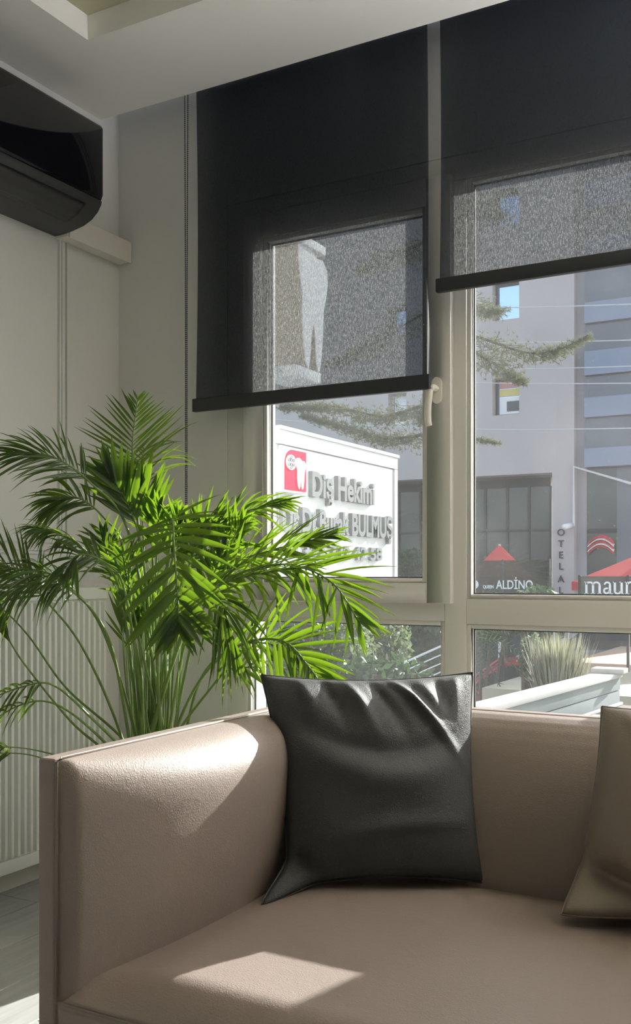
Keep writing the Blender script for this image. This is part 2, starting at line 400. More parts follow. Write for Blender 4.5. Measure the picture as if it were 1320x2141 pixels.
# handle
hx = -1.118
hd = MB().prism([(0.016 * math.cos(a) + 0, 0.022 * math.sin(a) + (0.018 if math.sin(a) > 0 else -0.018)) for a in [R(k * 20) for k in range(18)]], lambda a, b, t: (hx + a, s0 - 0.010 * (1 - t), 1.552 + b)).build('handle_plate', M_whitep, sash)
MB().lathe([(0.0095, 0), (0.0095, 0.028)], 14).mesh('x')
hp = catmull([(hx, s0 - 0.006, 1.556), (hx, s0 - 0.034, 1.557), (hx - 0.004, s0 - 0.046, 1.548), (hx - 0.010, s0 - 0.048, 1.505), (hx - 0.012, s0 - 0.045, 1.46), (hx - 0.011, s0 - 0.040, 1.442)], 22)
MB().tube(hp, [0.0085 + 0.0015 * min(1, k / 8) for k in range(23)], 10).build('handle', M_whitep, sash, True)
struct(bevelled(MB().box(WX0 - 0.04, WX1 + 0.04, YW - 0.16, YW + 0.002, WZ0 - 0.03, WZ0), 'trim_1', M_sill, None, 0.005))
# --- window 2, further along the wall
win2 = empty('window_2'); struct(win2)
fb = MB().box(W2X0, W2X0 + .07, f0, f1, WZ0, WZ1).box(W2X1 - .07, W2X1, f0, f1, WZ0, WZ1).box(W2X0 + .07, W2X1 - .07, f0, f1, WZ0, WZ0 + .07).box(W2X0 + .07, W2X1 - .07, f0, f1, WZ1 - .07, WZ1)
frame('frame', fb, win2)
frame('mullion', MB().box((W2X0 + W2X1) / 2 - .035, (W2X0 + W2X1) / 2 + .035, f0, f1, WZ0 + .07, WZ1 - .07), win2)
pane(W2X0 + .07, (W2X0 + W2X1) / 2 - .035, WZ0 + .07, WZ1 - .07, f0 + .036, win2); pane((W2X0 + W2X1) / 2 + .035, W2X1 - .07, WZ0 + .07, WZ1 - .07, f0 + .036, win2)

# --- wall mouldings on the left wall
mo = MB()
for (dy, wd, ht) in ((0, 0.008, 0.010), (0.016, 0.014, 0.006), (0.036, 0.007, 0.009)):
    mo.box(XL, XL + ht, 2.475 + dy, 2.475 + dy + wd, 1.075 + dy, 2.55)
    mo.box(XL, XL + ht, 0.6, 2.475 + dy, 1.075 + dy - wd, 1.075 + dy)
struct(mo.build('trim_2', M_wall))
# narrow second panel next to the corner
mo = MB()
for (dy, wd, ht) in ((0, 0.006, 0.007), (0.012, 0.005, 0.005)):
    mo.box(XL, XL + ht, 2.555 + dy, 2.78, 1.29 + dy, 1.29 + dy + wd)
struct(mo.build('trim_3', M_wall))

# ================================================================== SOFA
sofa = tag(empty('sofa'), 'taupe leather sofa with thin boxy arms and one long seat below the window', 'sofa')
SX0, SX1 = -0.982, 0.98       # outer
AX = -0.950                   # inner side of arm panel
SY0, SY1, STOP = 0.985, 1.80, 0.750
def arm_panel(x0, x1): return bevelled(MB().box(x0, x1, SY0, SY1, 0.07, STOP), 'arm_panel', M_sofa, sofa, 0.006, 3)
arm_panel(SX0, AX); arm_panel(-AX, -SX0)
def smooth01(t): t = max(0, min(1, t)); return t * t * (3 - 2 * t)
def arm_pad(sign):
    y0, y1, z0, z1 = SY0 + 0.004, 1.70, 0.36, STOP - 0.001
    ZA = 0.655
    def fn(u, v):
        # u along Y, v from the top seam over the roll and down the inner face to the seat
        y = y0 + (y1 - y0) * u
        fy = math.sin(math.pi * min(1, u + 0.005) ** 0.86) ** 0.95
        B = 0.018 + 0.080 * fy
        if v < 0.35:
            a = v / 0.35 * math.pi / 2
            z = ZA + (z1 - ZA) * math.cos(a) ** (0.75); x = B * math.sin(a) ** (0.9)
        else:
            t = (v - 0.35) / 0.65
            z = ZA - t * (ZA - z0)
            x = 0.018 + 0.080 * fy * (1 - ((ZA - z) / 0.30) ** 2 * 0.95)
        e = min(u / 0.02, 1)
        x = -0.002 + (x + 0.002) * math.sqrt(max(0, 1 - (1 - e) ** 2))
        return ((AX + x) * sign if sign == 1 else -(AX + x), y, z)
    return MB().grid(fn, 70, 50).build('arm_pad', M_sofa, sofa, True)
arm_pad(1); arm_pad(-1)
# piping where pad meets panel
for sg in (1, -1):
    MB().tube([(sg * (AX + 0.002), SY0 + 0.001, 0.43), (sg * (AX + 0.002), SY0 + 0.001, STOP - 0.004), (sg * (AX + 0.002), SY0 + 0.010, STOP + 0.0005), (sg * (AX + 0.002), 1.70, STOP + 0.0005)], 0.0022, 8).build('piping', M_sofap, sofa, True)
# back
bevelled(MB().box(SX0, -SX0, 1.80, 1.83, 0.07, STOP - 0.010), 'back_panel', M_sofa, sofa, 0.006, 3)
def back_fn(u, v):
    xx = AX + 0.01 + (-2 * AX - 0.02) * u
    e = 1 - abs(2 * u - 1) ** 6
    bul = 0.045 * e
    prof = [(1.800, 0.730), (1.793, 0.739), (1.780, 0.743), (1.762, 0.741), (1.745, 0.734), (1.730, 0.722), (1.718, 0.705), (1.706, 0.68), (1.693, 0.64), (1.680, 0.59), (1.668, 0.53), (1.66, 0.46), (1.66, 0.38)]
    t = v * (len(prof) - 1); k = min(int(t), len(prof) - 2); t -= k
    y = prof[k][0] * (1 - t) + prof[k + 1][0] * t; z = prof[k][1] * (1 - t) + prof[k + 1][1] * t
    return (xx, y - bul * math.sin(math.pi * min(1, max(0, (0.80 - z) / 0.5))) * 0.9, z)
MB().grid(back_fn, 70, 66).build('back_pad', M_sofa, sofa, True)
# seat cushion
def seat_fn(u, v):
    x0, x1 = AX + 0.004, -AX - 0.004
    x = x0 + (x1 - x0) * u
    dx = min(x - x0, x1 - x)
    amp = 0.020 + 0.022 * smooth01(dx / 0.16)
    base = 0.428
    if v < 0.08: return (x, SY0 + 0.002, 0.405 + (base - 0.405) * v / 0.08)
    d = ((v - 0.08) / 0.92) ** 1.5 * (1.70 - SY0 - 0.002)
    z = base + amp * math.sin(math.pi / 2 * min(1, d / 0.065)) - 0.016 * smooth01((d - 0.40) / 0.30)
    if dx < 0.02: z -= 0.010 * (1 - dx / 0.02) ** 2
    return (x, SY0 + 0.002 + d, z)
MB().grid(seat_fn, 120, 60, True).build('seat_cushion', M_sofa, sofa, True)
bevelled(MB().box(AX + 0.003, -AX - 0.003, SY0 + 0.001, 1.72, 0.10, 0.418), 'seat_base', M_sofa, sofa, 0.006, 3)
MB().tube([(AX + 0.004, SY0 + 0.0012, 0.4225), (-AX - 0.004, SY0 + 0.0012, 0.4225)], 0.0022, 6).build('seam', M_sofap, sofa)
for fx in (-0.90, 0.90):
    for fy in (1.06, 1.74):
        MB().lathe([(0.018, 0), (0.022, 0.1)], 12, (fx, fy, 0)).build('foot', M_black, sofa)

# ================================================================== PILLOWS
def pillow(name, label, TL, TR, BL, BR, T, m, wr, pinch=0.05, n=72, back=0.8):
    e = tag(empty(name), label, 'pillow')
    TL, TR, BL, BR = map(Vector, (TL, TR, BL, BR))
    cen = (TL + TR + BL + BR) / 4
    N = ((TR + BR - TL - BL).cross(TL + TR - BL - BR)).normalized()   # towards the viewer side
    def base(u, v):
        a, b = 2 * u - 1, 2 * v - 1
        p = TL * (1 - u) * (1 - v) + TR * u * (1 - v) + BL * (1 - u) * v + BR * u * v
        ex = (TR + BR - TL - BL) / 4; ey = (BL + BR - TL - TR) / 4
        p = p - ex * a * pinch * (1 - b * b) * 1.6 - ey * b * pinch * (1 - a * a) * 1.6
        return p, a, b
    def th(a, b): return T * max(0, (1 - a * a)) ** 0.48 * max(0, (1 - b * b)) ** 0.48
    def front(u, v):
        p, a, b = base(u, v); d = th(a, b)
        edge = min(1, 4 * (1 - abs(a)), 4 * (1 - abs(b)))
        q, off = wr(u, v)
        return p + N * (d * 0.62 + q * edge) + off
    def rear(u, v):
        p, a, b = base(u, v); q, off = wr(u, v)
        return p - N * th(a, b) * back * 0.62 + off
    mb = MB().grid(front, n, n); mb.grid(rear, n, n, True)
    me = mb.mesh(name + '_cover', False)
    bm = bmesh.new(); bm.from_mesh(me); bmesh.ops.remove_doubles(bm, verts=bm.verts, dist=1e-5); bmesh.ops.recalc_face_normals(bm, faces=bm.faces); bm.to_mesh(me); bm.free()
    link('cover', me, m, e, True)
    rim = [front(k / 40, 0) for k in range(41)] + [front(1, k / 40) for k in range(1, 41)] + [front(1 - k / 40, 1) for k in range(1, 41)] + [front(0, 1 - k / 40) for k in range(1, 41)]
    MB().tube(rim, 0.0018, 6).build('seam', m, e, True)
    return e
def gfold(x, c, w): return math.exp(-((x - c) / w) ** 2)
def wr_dark(u, v):
    q = 0.0
    # folds hanging off the top seam
    for (c, w, amp, ln, sl) in ((0.16, 0.030, 0.010, 0.16, 0.15), (0.26, 0.030, -0.012, 0.20, 0.25), (0.36, 0.028, 0.012, 0.22, 0.35), (0.47, 0.03, -0.010, 0.25, 0.45), (0.57, 0.022, 0.013, 0.35, 0.75), (0.70, 0.03, 0.008, 0.22, 0.5), (0.80, 0.025, -0.007, 0.18, 0.2), (0.90, 0.022, 0.008, 0.15, 0.0)):
        q += 1.5 * amp * gfold(u - sl * v, c, w * (1 + 1.5 * v)) * math.exp(-(v / ln) ** 2) * min(1, v / 0.03)
    # diagonal sag from the top left corner
    q += 0.012 * gfold(v, 0.34 + 0.20 * math.sin(math.pi * u * 0.9), 0.09) * math.sin(math.pi * min(1, u * 1.1)) - 0.008 * gfold(v, 0.20 + 0.22 * math.sin(math.pi * u * 0.9), 0.06) * math.sin(math.pi * u)
    q += 0.006 * gfold(v, 0.83 - 0.1 * u, 0.05) * math.sin(math.pi * u)
    q += 0.004 * noise.noise(Vector((u * 3.1, v * 3.3, 2.0)))
    # bottom-left corner lies forward on the seat
    k = max(0, 1 - (u / 0.16 + (1 - v) / 0.14)); k = smooth01(k)
    off = Vector((-0.005, -0.075, -0.012)) * k
    q -= 0.018 * gfold(u / 0.16 + (1 - v) / 0.14, 1.15, 0.30)
    return q, off
pillow('pillow', 'dark grey leather pillow leaning in the sofa corner', (-0.948, 1.500, 0.818), (-0.636, 1.748, 0.816), (-0.848, 1.425, 0.470), (-0.572, 1.632, 0.464), 0.125, M_dark, wr_dark, 0.045)
def wr_beige(u, v):
    q = 0.0
    for (c, w, amp, ln, sl) in ((0.10, 0.03, 0.008, 0.2, 0.6), (0.22, 0.035, -0.010, 0.3, 0.7), (0.34, 0.03, 0.010, 0.3, 0.7), (0.6, 0.04, 0.006, 0.2, 0.1)):
        q += amp * gfold(u - sl * v, c, w * (1 + 1.5 * v)) * math.exp(-(v / ln) ** 2) * min(1, v / 0.03)
    q += 0.004 * noise.noise(Vector((u * 3.1, v * 3.3, 7.0)))
    d = u / 0.42 + (1 - v) / 0.20
    k = smooth01(max(0, 1 - d))
    off = Vector((0.004, -0.070, 0.004)) * k
    q -= 0.03 * gfold(d, 1.1, 0.25)
    return q, off
pillow('pillow', 'beige leather pillow cut off by the right edge of the photo', (-0.374, 1.640, 0.782), (0.02, 1.660, 0.790), (-0.404, 1.558, 0.478), (0.02, 1.500, 0.474), 0.15, M_beige, wr_beige, 0.03)

# ================================================================== ROLLER BLINDS
YBL = 2.708
def blind(name, label, x0, x1, ztop, zb0, zb1, chain):
    e = tag(empty(name), label, 'blind', 'roller blinds')
    def fn(u, v):
        x = x0 + 0.006 + (x1 - x0 - 0.012) * u; z = ztop - (ztop - zb1 + 0.005) * v
        curl = 0.010 * (max(0, (abs(2 * u - 1) - 0.97)) / 0.03) * math.sin(math.pi * v)
        return (x, YBL + curl, z)
    MB().grid(fn, 80, 24).build('fabric', M_fabric, e, True)
    bevelled(MB().box(x0 - 0.004, x1 + 0.004, YBL - 0.010, YBL + 0.010, zb0, zb1), 'bottom_bar', M_bar, e, 0.003)
    MB().tube([(x0 + 0.004, YBL + 0.02, ztop), (x1 - 0.004, YBL + 0.02, ztop)], 0.02, 16).build('roller_tube', M_bar, e, True)
    if chain:
        cx = x0 - 0.026
        for s in (-1, 1):
            m = MB(); zt, zl = 2.66, 1.20
            nb = 210
            pts = [(cx + s * (0.0028 + 0.004 * max(0, (z_ - 1.9) / 0.76)), YBL - 0.012, z_) for z_ in [zl + (zt - zl) * k / 40 for k in range(41)]]
            m.tube(pts, 0.0008, 5)
            for k in range(nb):
                z_ = zl + (zt - zl) * k / nb; xx = cx + s * (0.0028 + 0.004 * max(0, (z_ - 1.9) / 0.76))
                m.lathe([(0.0009, -0.0026), (0.0026, 0), (0.0009, 0.0026)], 6, (xx, YBL - 0.012, z_))
            m.build('bead_chain', M_black, e)
        bevelled(MB().box(cx - 0.006, cx + 0.006, YBL - 0.018, YBL - 0.006, 1.175, 1.205), 'chain_weight', M_black, e, 0.003)
blind('roller_blind', 'black roller blind hanging lower over the left window sash', -1.976, -1.122, 2.68, 1.548, 1.592, True)
blind('roller_blind', 'black roller blind pulled up higher over the right fixed pane', -1.094, -0.02, 2.68, 1.829, 1.869, False)

# ================================================================== AIR CONDITIONER
ac = tag(empty('air_conditioner'), 'glossy black wall air conditioner with louvre below the ceiling', 'air conditioner')
ay0, ay1 = 1.52, 2.462
def acp(x, z): return (XL + x, z)
prof_front = [(0.195, 2.464), (0.207, 2.460), (0.212, 2.450), (0.212, 2.234), (0.205, 2.218), (0.195, 2.216)]
bevelled(MB().prism(prof_front, lambda a, b, t: (XL + a, ay0 + (ay1 - ay0) * t, b)), 'front_panel', M_gloss, ac, 0.004, 2)
prof_body = [(0.0, 2.467), (0.192, 2.467), (0.196, 2.457), (0.196, 2.222), (0.208, 2.215), (0.205, 2.204), (0.190, 2.182), (0.165, 2.162), (0.13, 2.148), (0.08, 2.139), (0.03, 2.135), (0.0, 2.135)]
bevelled(MB().prism(prof_body, lambda a, b, t: (XL + a, ay0 + (ay1 - ay0) * t, b)), 'body', M_acgrey, ac, 0.003, 2)
def vane(a0, a1, y0, y1, name, m, lift):
    pts = [p for p in [(0.205, 2.204), (0.190, 2.182), (0.165, 2.162), (0.13, 2.148), (0.08, 2.139)]]
    def at(t):
        t *= len(pts) - 1; k = min(int(t), len(pts) - 2); t -= k
        return pts[k][0] * (1 - t) + pts[k + 1][0] * t, pts[k][1] * (1 - t) + pts[k + 1][1] * t
    o = MB()
    def fn(u, v):
        x, z = at(a0 + (a1 - a0) * v); return (XL + x + lift * 0.6, y0 + (y1 - y0) * u, z - lift)
    o.grid(fn, 2, 12)
    r = o.build(name, m, ac, True)
    md = r.modifiers.new('t', 'SOLIDIFY'); md.thickness = 0.002
vane(0.15, 0.84, ay0 + 0.065, ay1 - 0.068, 'vane_gap', M_black, 0.0015)
vane(0.20, 0.77, ay0 + 0.075, ay1 - 0.080, 'vane', M_acgrey, 0.0036)
# pipe trunking under the unit
tk = tag(empty('pipe_trunking'), 'white plastic pipe trunking under the air conditioner to the corner', 'trunking')
bevelled(MB().box(XL, XL + 0.055, 2.464, YW - 0.002, 2.128, 2.205), 'channel', M_whitep, tk, 0.004)
bevelled(MB().box(XL + 0.056, XL + 0.062, 2.470, YW - 0.002, 2.124, 2.200), 'lid', M_whitep, tk, 0.003)

# ================================================================== RADIATOR
rad = tag(empty('radiator'), 'white ribbed panel radiator on the left wall behind the palm', 'radiator')
rx = XL + 0.105
bevelled(MB().box(XL + 0.035, rx - 0.012, 0.55, 2.612, 0.085, 0.955), 'panel', M_rad, rad, 0.006)
bevelled(MB().box(rx - 0.012, rx - 0.003, 0.55, 2.612, 0.085, 0.125), 'lower_rim', M_rad, rad, 0.003)
bevelled(MB().box(rx - 0.012, rx - 0.003, 0.55, 2.612, 0.915, 0.955), 'upper_rim', M_rad, rad, 0.003)
ribm = MB().prism([(-0.012, -0.0095), (0.0, -0.0052), (0.0, 0.0052), (-0.012, 0.0095)], lambda a, b, t: (a, b, 0.132 + (0.908 - 0.132) * t)).mesh('rib')
ribm.materials.append(M_rad)
y = 2.594
while y > 0.58:
    o = bpy.data.objects.new('rib', ribm); C.objects.link(o); o.parent = rad; o.location = (rx, y, 0); y -= 0.0262
for yy in (0.9, 2.3):
    MB().box(XL + 0.001, XL + 0.036, yy, yy + 0.03, 0.3, 0.8).build('bracket', M_rad, rad)

# ================================================================== PALM
PX, PY = -1.745, 2.20
palm = tag(empty('potted_palm'), 'tall areca palm with many arching green fronds behind the sofa arm', 'palm')
MB().lathe([(0.12, 0.0), (0.125, 0.005), (0.155, 0.33), (0.165, 0.335), (0.165, 0.35), (0.150, 0.35), (0.148, 0.30)], 36, (PX, PY, 0)).build('pot', M_pot, palm, True)
MB().lathe([(0.146, 0), (0.10, 0.012), (0.0, 0.016)], 24, (PX, PY, 0.295)).build('soil', M_soil, palm, True)
LEAVES = []   # (score, mesh builder data, frond object)
def leaflet(base, d, nrm, L, W, droop, twist=0.0):
    d = d.normalized(); side = d.cross(nrm)
    if side.length < 1e-3: side = d.cross(Vector((1, 0, 0)))
    side.normalize()
    m = MB(); K = 6
    for i in range(K + 1):
        s = i / K
        p = base + d * (L * s * (1 - 0.25 * droop * s)) + Vector((0, 0, -1)) * (droop * L * 0.62 * s * s)
        wd = W * (0.28 + 0.72 * min(1, s / 0.22)) * (1 - max(0, (s - 0.35) / 0.65) ** 1.7) if s < 1 else W * 0.04
        t = d + Vector((0, 0, -1)) * (droop * 1.2 * s); t.normalize()
        n2 = (nrm - t * nrm.dot(t)).normalized(); sd = t.cross(n2).normalized()
        sd = (Matrix.Rotation(twist, 3, t) @ sd); n2 = sd.cross(t)
        fold = 0.22 * wd
        m.v += [tuple(p - sd * wd / 2 + n2 * fold), tuple(p), tuple(p + sd * wd / 2 + n2 * fold)]
    for i in range(K):
        b = i * 3
        m.f += [(b, b + 1, b + 4, b + 3), (b + 1, b + 2, b + 5, b + 4)]
    return m
def frond(pts, start, npair, L, W, a0, a1, droop, nrm, sides=(1, 1), r0=0.006, lp=0.35, jit=0.14, taper=0.45):
    """pts: world points from the pot outwards; leaflets from `start` (0..1) to the tip"""
    npair = int(npair * 1.3) if npair > 8 else npair; W *= 0.72 if W < 0.02 else 0.9; r0 *= 0.75
    cv = catmull(pts, 40)
    rad = [r0 * (1 - 0.8 * k / 40) + 0.0006 for k in range(41)]
    fo = MB().tube(cv, rad, 6).build('frond', M_stem, palm, True)
    nrm = Vector(nrm).normalized()
    for k in range(npair):
        s = k / max(1, npair - 1)
        for sd in (0, 1):
            if not sides[sd]: continue
            t = start + (1 - start) * min(1, max(0, s + random.uniform(-0.3, 0.3) / npair + (0.35 / npair if sd else 0)))
            x = min(39.99, t * 40); i0 = int(x); p = cv[i0].lerp(cv[i0 + 1], x - i0)
            tan = (cv[min(40, i0 + 2)] - cv[max(0, i0 - 1)]).normalized()
            n2 = (nrm - tan * nrm.dot(tan))
            n2 = n2.normalized() if n2.length > 0.05 else Vector((0, 0, 1))
            sv = tan.cross(n2).normalized() * (1 if sd else -1)
            a = a0 + (a1 - a0) * s + random.gauss(0, jit)
            ln = L * sides[sd] * (0.62 + 0.38 * math.sin(math.pi * min(1, (s * (1 - lp) + lp * 0.55)))) * (1 - taper * max(0, s - 0.25) / 0.75 if taper > 0.5 else 1 - taper * max(0, s - 0.6) / 0.4) * random.uniform(0.88, 1.1)
            d = tan * math.cos(a) + sv * math.sin(a) + n2 * random.uniform(-0.08, 0.22)
            wd = W * random.uniform(0.8, 1.15)
            mb = leaflet(p, d, n2, ln, wd, droop * random.uniform(0.6, 1.4), random.uniform(-0.35, 0.35))
            dep = max(0.8, -SN * p.x + CS * p.y)
            LEAVES.append((ln * wd / dep ** 2, mb, fo))
    return fo
def base_pt(): 
    a = random.uniform(0, 6.28); r = 0.085 * math.sqrt(random.random())
    return Vector((PX + r * math.cos(a), PY + r * math.sin(a), 0.30))
def stem(*pp):
    """pot -> points given as (px, py, Y)"""
    b = base_pt(); p1 = WY(*pp[0])
    mid = b.lerp(p1, 0.5) + Vector((0, 0, 0.03)) + (Vector((PX, PY, 0)) - Vector((p1.x, p1.y, 0))) * 0.05
    return [b, mid] + [WY(*q) for q in pp]
CAMV = Vector((SN, -CS, 0.15))    # roughly towards the viewer
UP = Vector((0, 0, 1))
# 1 top crown spear
frond(stem((293, 1150, 2.20), (283, 1010, 2.22), (277, 930, 2.24), (288, 835, 2.26)), 0.64, 14, 0.215, 0.0105, 0.98, 0.55, 0.06, CAMV, r0=0.007, jit=0.05, taper=0.8)
# thin long leaflets of the same crown reaching right
frond(stem((300, 1120, 2.28), (296, 1010, 2.30), (302, 940, 2.32)), 0.72, 9, 0.26, 0.006, 0.95, 0.6, 0.55, CAMV, sides=(0.3, 1), r0=0.005)
# 2 broad upright fan, lit from behind
frond(stem((300, 1170, 2.12), (270, 1060, 2.10), (225, 985, 2.08)), 0.66, 12, 0.15, 0.020, 0.75, 0.25, 0.02, CAMV, r0=0.006)
frond(stem((320, 1180, 2.16), (312, 1080, 2.18), (290, 1010, 2.20)), 0.70, 11, 0.15, 0.022, 0.65, 0.25, 0.02, CAMV)
# 3 upper left, long arching
frond(stem((268, 1110, 2.10), (190, 1010, 2.02), (110, 955, 1.95), (30, 948, 1.88)), 0.62, 22, 0.17, 0.010, 0.75, 0.25, 0.35, CAMV + UP * 0.6)
frond(stem((262, 1160, 2.18), (215, 1080, 2.15), (160, 1040, 2.10), (110, 1050, 2.06)), 0.66, 17, 0.16, 0.011, 0.85, 0.4, 0.55, CAMV + UP * 0.4)
# 4 left, dark drooping head
frond(stem((250, 1230, 2.10), (190, 1160, 2.02), (125, 1118, 1.94), (70, 1105, 1.88)), 0.66, 18, 0.13, 0.011, 0.9, 0.4, 0.7, UP + CAMV * 0.5)
frond(stem((262, 1240, 2.05), (225, 1180, 1.98), (165, 1160, 1.92), (130, 1200, 1.86)), 0.64, 14, 0.13, 0.013, 0.9, 0.4, 0.5, UP * 0.4 + CAMV)
# 5 left big drooping
frond(stem((220, 1330, 2.10), (165, 1245, 2.00), (90, 1195, 1.92), (-30, 1190, 1.85)), 0.62, 20, 0.19, 0.011, 0.95, 0.35, 0.75, UP + CAMV * 0.6)
frond(stem((225, 1330, 2.05), (150, 1235, 1.95), (80, 1215, 1.88), (5, 1245, 1.82)), 0.62, 17, 0.16, 0.011, 0.9, 0.4, 0.85, UP + CAMV * 0.6)
# 6 far left upright
frond(stem((170, 1350, 2.20), (100, 1260, 2.12), (40, 1200, 2.05), (-60, 1130, 1.98)), 0.64, 16, 0.19, 0.012, 0.8, 0.35, 0.15, CAMV + UP * 0.3)
# 7 frond towards the viewer, leaflets broad
f7 = [base_pt(), WY(330, 1400, 2.05), WY(352, 1170, 1.95), WY(360, 1085, 1.84), WY(364, 1140, 1.76), WY(371, 1240, 1.72), WY(374, 1310, 1.70)]
frond(f7, 0.50, 15, 0.165, 0.021, 1.35, 0.45, 0.12, CAMV + UP * 0.15, r0=0.006, jit=0.08)
# 8 right, big comb of hanging leaflets
frond(stem((400, 1300, 2.12), (470, 1215, 2.08), (590, 1180, 2.04), (690, 1215, 2.0), (752, 1300, 1.96)), 0.50, 20, 0.185, 0.015, 0.95, 0.35, 0.18, CAMV + UP * 0.3, r0=0.006)
frond(stem((395, 1290, 2.22), (470, 1190, 2.22), (570, 1150, 2.22), (690, 1120, 2.22)), 0.50, 20, 0.18, 0.013, 0.6, 0.22, 0.20, CAMV + UP * 0.5)
frond(stem((390, 1310, 2.05), (450, 1230, 2.0), (540, 1200, 1.96), (640, 1185, 1.92)), 0.50, 18, 0.19, 0.014, 0.6, 0.25, 0.28, CAMV * 0.6 + UP)
# 9 right upper
frond(stem((385, 1230, 2.30), (430, 1130, 2.32), (500, 1075, 2.34), (600, 1050, 2.36)), 0.60, 19, 0.15, 0.012, 0.7, 0.22, 0.35, CAMV + UP * 0.6)
frond(stem((370, 1220, 2.25), (410, 1120, 2.28), (455, 1090, 2.3)), 0.68, 11, 0.13, 0.016, 0.7, 0.3, 0.05, CAMV)
# 10 right low, pale leaflets on one side
frond(stem((420, 1420, 2.05), (500, 1350, 2.0), (590, 1340, 1.96), (650, 1400, 1.92), (690, 1460, 1.9)), 0.50, 17, 0.17, 0.017, 0.95, 0.35, 0.12, CAMV + UP * 0.25)
frond(stem((425, 1410, 2.18), (500, 1350, 2.18), (580, 1350, 2.18), (660, 1390, 2.18)), 0.52, 15, 0.14, 0.012, 0.7, 0.3, 0.25, CAMV + UP * 0.4)
# 11 drooping pale bundle right of the stems
frond(stem((405, 1330, 1.98), (440, 1250, 1.90), (468, 1270, 1.84), (485, 1350, 1.80)), 0.60, 14, 0.20, 0.012, 0.5, 0.12, 0.45, CAMV + UP * 0.2)
# 12 centre lit leaves
for (a, b, Y, n, L, W_) in ((330, 1130, 2.16, 12, 0.13, 0.018), (365, 1150, 2.10, 12, 0.13, 0.018), (400, 1170, 2.14, 12, 0.14, 0.017), (440, 1215, 2.16, 12, 0.14, 0.016), (270, 1230, 2.12, 11, 0.13, 0.014), (235, 1190, 2.16, 11, 0.13, 0.014), (470, 1160, 2.24, 11, 0.14, 0.015)):
    frond(stem(((a - 320) * 0.55 + 320, b + 110, Y), (a, b, Y), (a + (a - 320) * 0.25, b - 70, Y - 0.02)), 0.70, n, L, W_, 0.9, 0.3, 0.25, CAMV + UP * 0.2 + Vector((random.uniform(-.5, .5), 0, 0)))
# 13 low left arching fronds with few leaflets
frond(stem((190, 1500, 1.98), (110, 1432, 1.90), (40, 1438, 1.84), (-40, 1470, 1.80)), 0.66, 9, 0.10, 0.010, 0.9, 0.5, 0.6, CAMV + UP, sides=(1, 0.6))
frond(stem((185, 1520, 2.0), (110, 1470, 1.95), (40, 1475, 1.9), (-50, 1530, 1.86)), 0.70, 7, 0.09, 0.010, 0.9, 0.5, 0.7, CAMV + UP, sides=(1, 1))
frond(stem((140, 1440, 2.15), (60, 1330, 2.1), (0, 1270, 2.05), (-60, 1240, 2.0)), 0.80, 7, 0.14, 0.012, 0.7, 0.3, 0.3, CAMV)
frond(stem((150, 1510, 2.1), (60, 1400, 2.05), (20, 1340, 2.0), (-20, 1260, 1.96)), 0.80, 5, 0.14, 0.02, 0.4, 0.2, 0.1, CAMV)
frond(stem((150, 1590, 1.9), (60, 1566, 1.85), (-30, 1560, 1.8)), 0.85, 5, 0.08, 0.008, 0.7, 0.3, 0.4, CAMV, r0=0.004)
frond(stem((160, 1610, 1.9), (60, 1578, 1.85), (-30, 1575, 1.8)), 0.85, 5, 0.08, 0.008, 0.7, 0.3, 0.4, CAMV, r0=0.004)
frond(stem((440, 1440, 2.0), (480, 1400, 2.0), (530, 1395, 1.98)), 0.75, 6, 0.10, 0.012, 0.8, 0.3, 0.3, CAMV)
# bare young stems rising through the clump
for k in range(26):
    px = random.uniform(262, 372); 
    frond([base_pt(), WY(px + random.uniform(-4, 4), 1500, PY + random.uniform(-.1, .1)), WY(px + (px - 318) * 0.35, random.uniform(1180, 1330), PY + random.uniform(-.12, .12))], 0.9, 3, 0.12, 0.012, 0.3, 0.15, 0.1, CAMV, r0=random.uniform(0.003, 0.006))
LEAVES.sort(key=lambda t: -t[0])
for sc_, mb, fo in LEAVES[:300]:
    mb.build('leaflet', M_leaf, fo, True, False)
rest = MB()
for sc_, mb, fo in LEAVES[300:]:
    b = len(rest.v); rest.v += mb.v; rest.f += [tuple(b + i for i in q) for q in mb.f]
ro = rest.build('small_leaflets', M_leaf, palm, True, False); ro['kind'] = 'stuff'

# ================================================================== OUTSIDE
STREET = -2.2
M_asph = mat('street_asphalt', (0.16, 0.16, 0.165), 0.9, 0.2, 0.2, 3, 0.2, 40)
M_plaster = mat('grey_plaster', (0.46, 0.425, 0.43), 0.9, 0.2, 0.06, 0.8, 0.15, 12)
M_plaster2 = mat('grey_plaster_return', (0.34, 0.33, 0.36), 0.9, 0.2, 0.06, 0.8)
M_tower_a = mat('tower_band_blue', (0.16, 0.20, 0.30), 0.25, 0.5, 0.06, 0.6)
M_tower_b = mat('tower_band_dark', (0.085, 0.095, 0.13), 0.25, 0.5, 0.06, 0.6)
M_darkglass = mat('dark_tinted_glass', (0.045, 0.052, 0.058), 0.06, 0.3)
M_skyglass = mat('mirror_glass', (0.30, 0.42, 0.62), 0.03, 1.0, metal=0.9)
M_mullion = mat('dark_metal_mullion', (0.02, 0.022, 0.025), 0.5)
M_soffit = mat('soffit_grey', (0.20, 0.20, 0.22), 0.8)
M_signw = mat('sign_white', (0.52, 0.53, 0.54), 0.9, 0.02, 0.015, 2)
M_signgrey = mat('brushed_letter_grey', (0.20, 0.205, 0.21), 0.9, 0.02)
M_red = mat('logo_red', (0.62, 0.03, 0.065), 0.9, 0.02)
M_redcloth = mat('parasol_red', (0.62, 0.06, 0.06), 0.8, 0.2, 0.08, 3)
M_carred = mat('car_red', (0.50, 0.03, 0.05), 0.2, 0.6)
M_cargrey = mat('car_grey', (0.22, 0.24, 0.27), 0.2, 0.6)
M_tail = mat('tail_light_red', (0.85, 0.06, 0.04), 0.2)
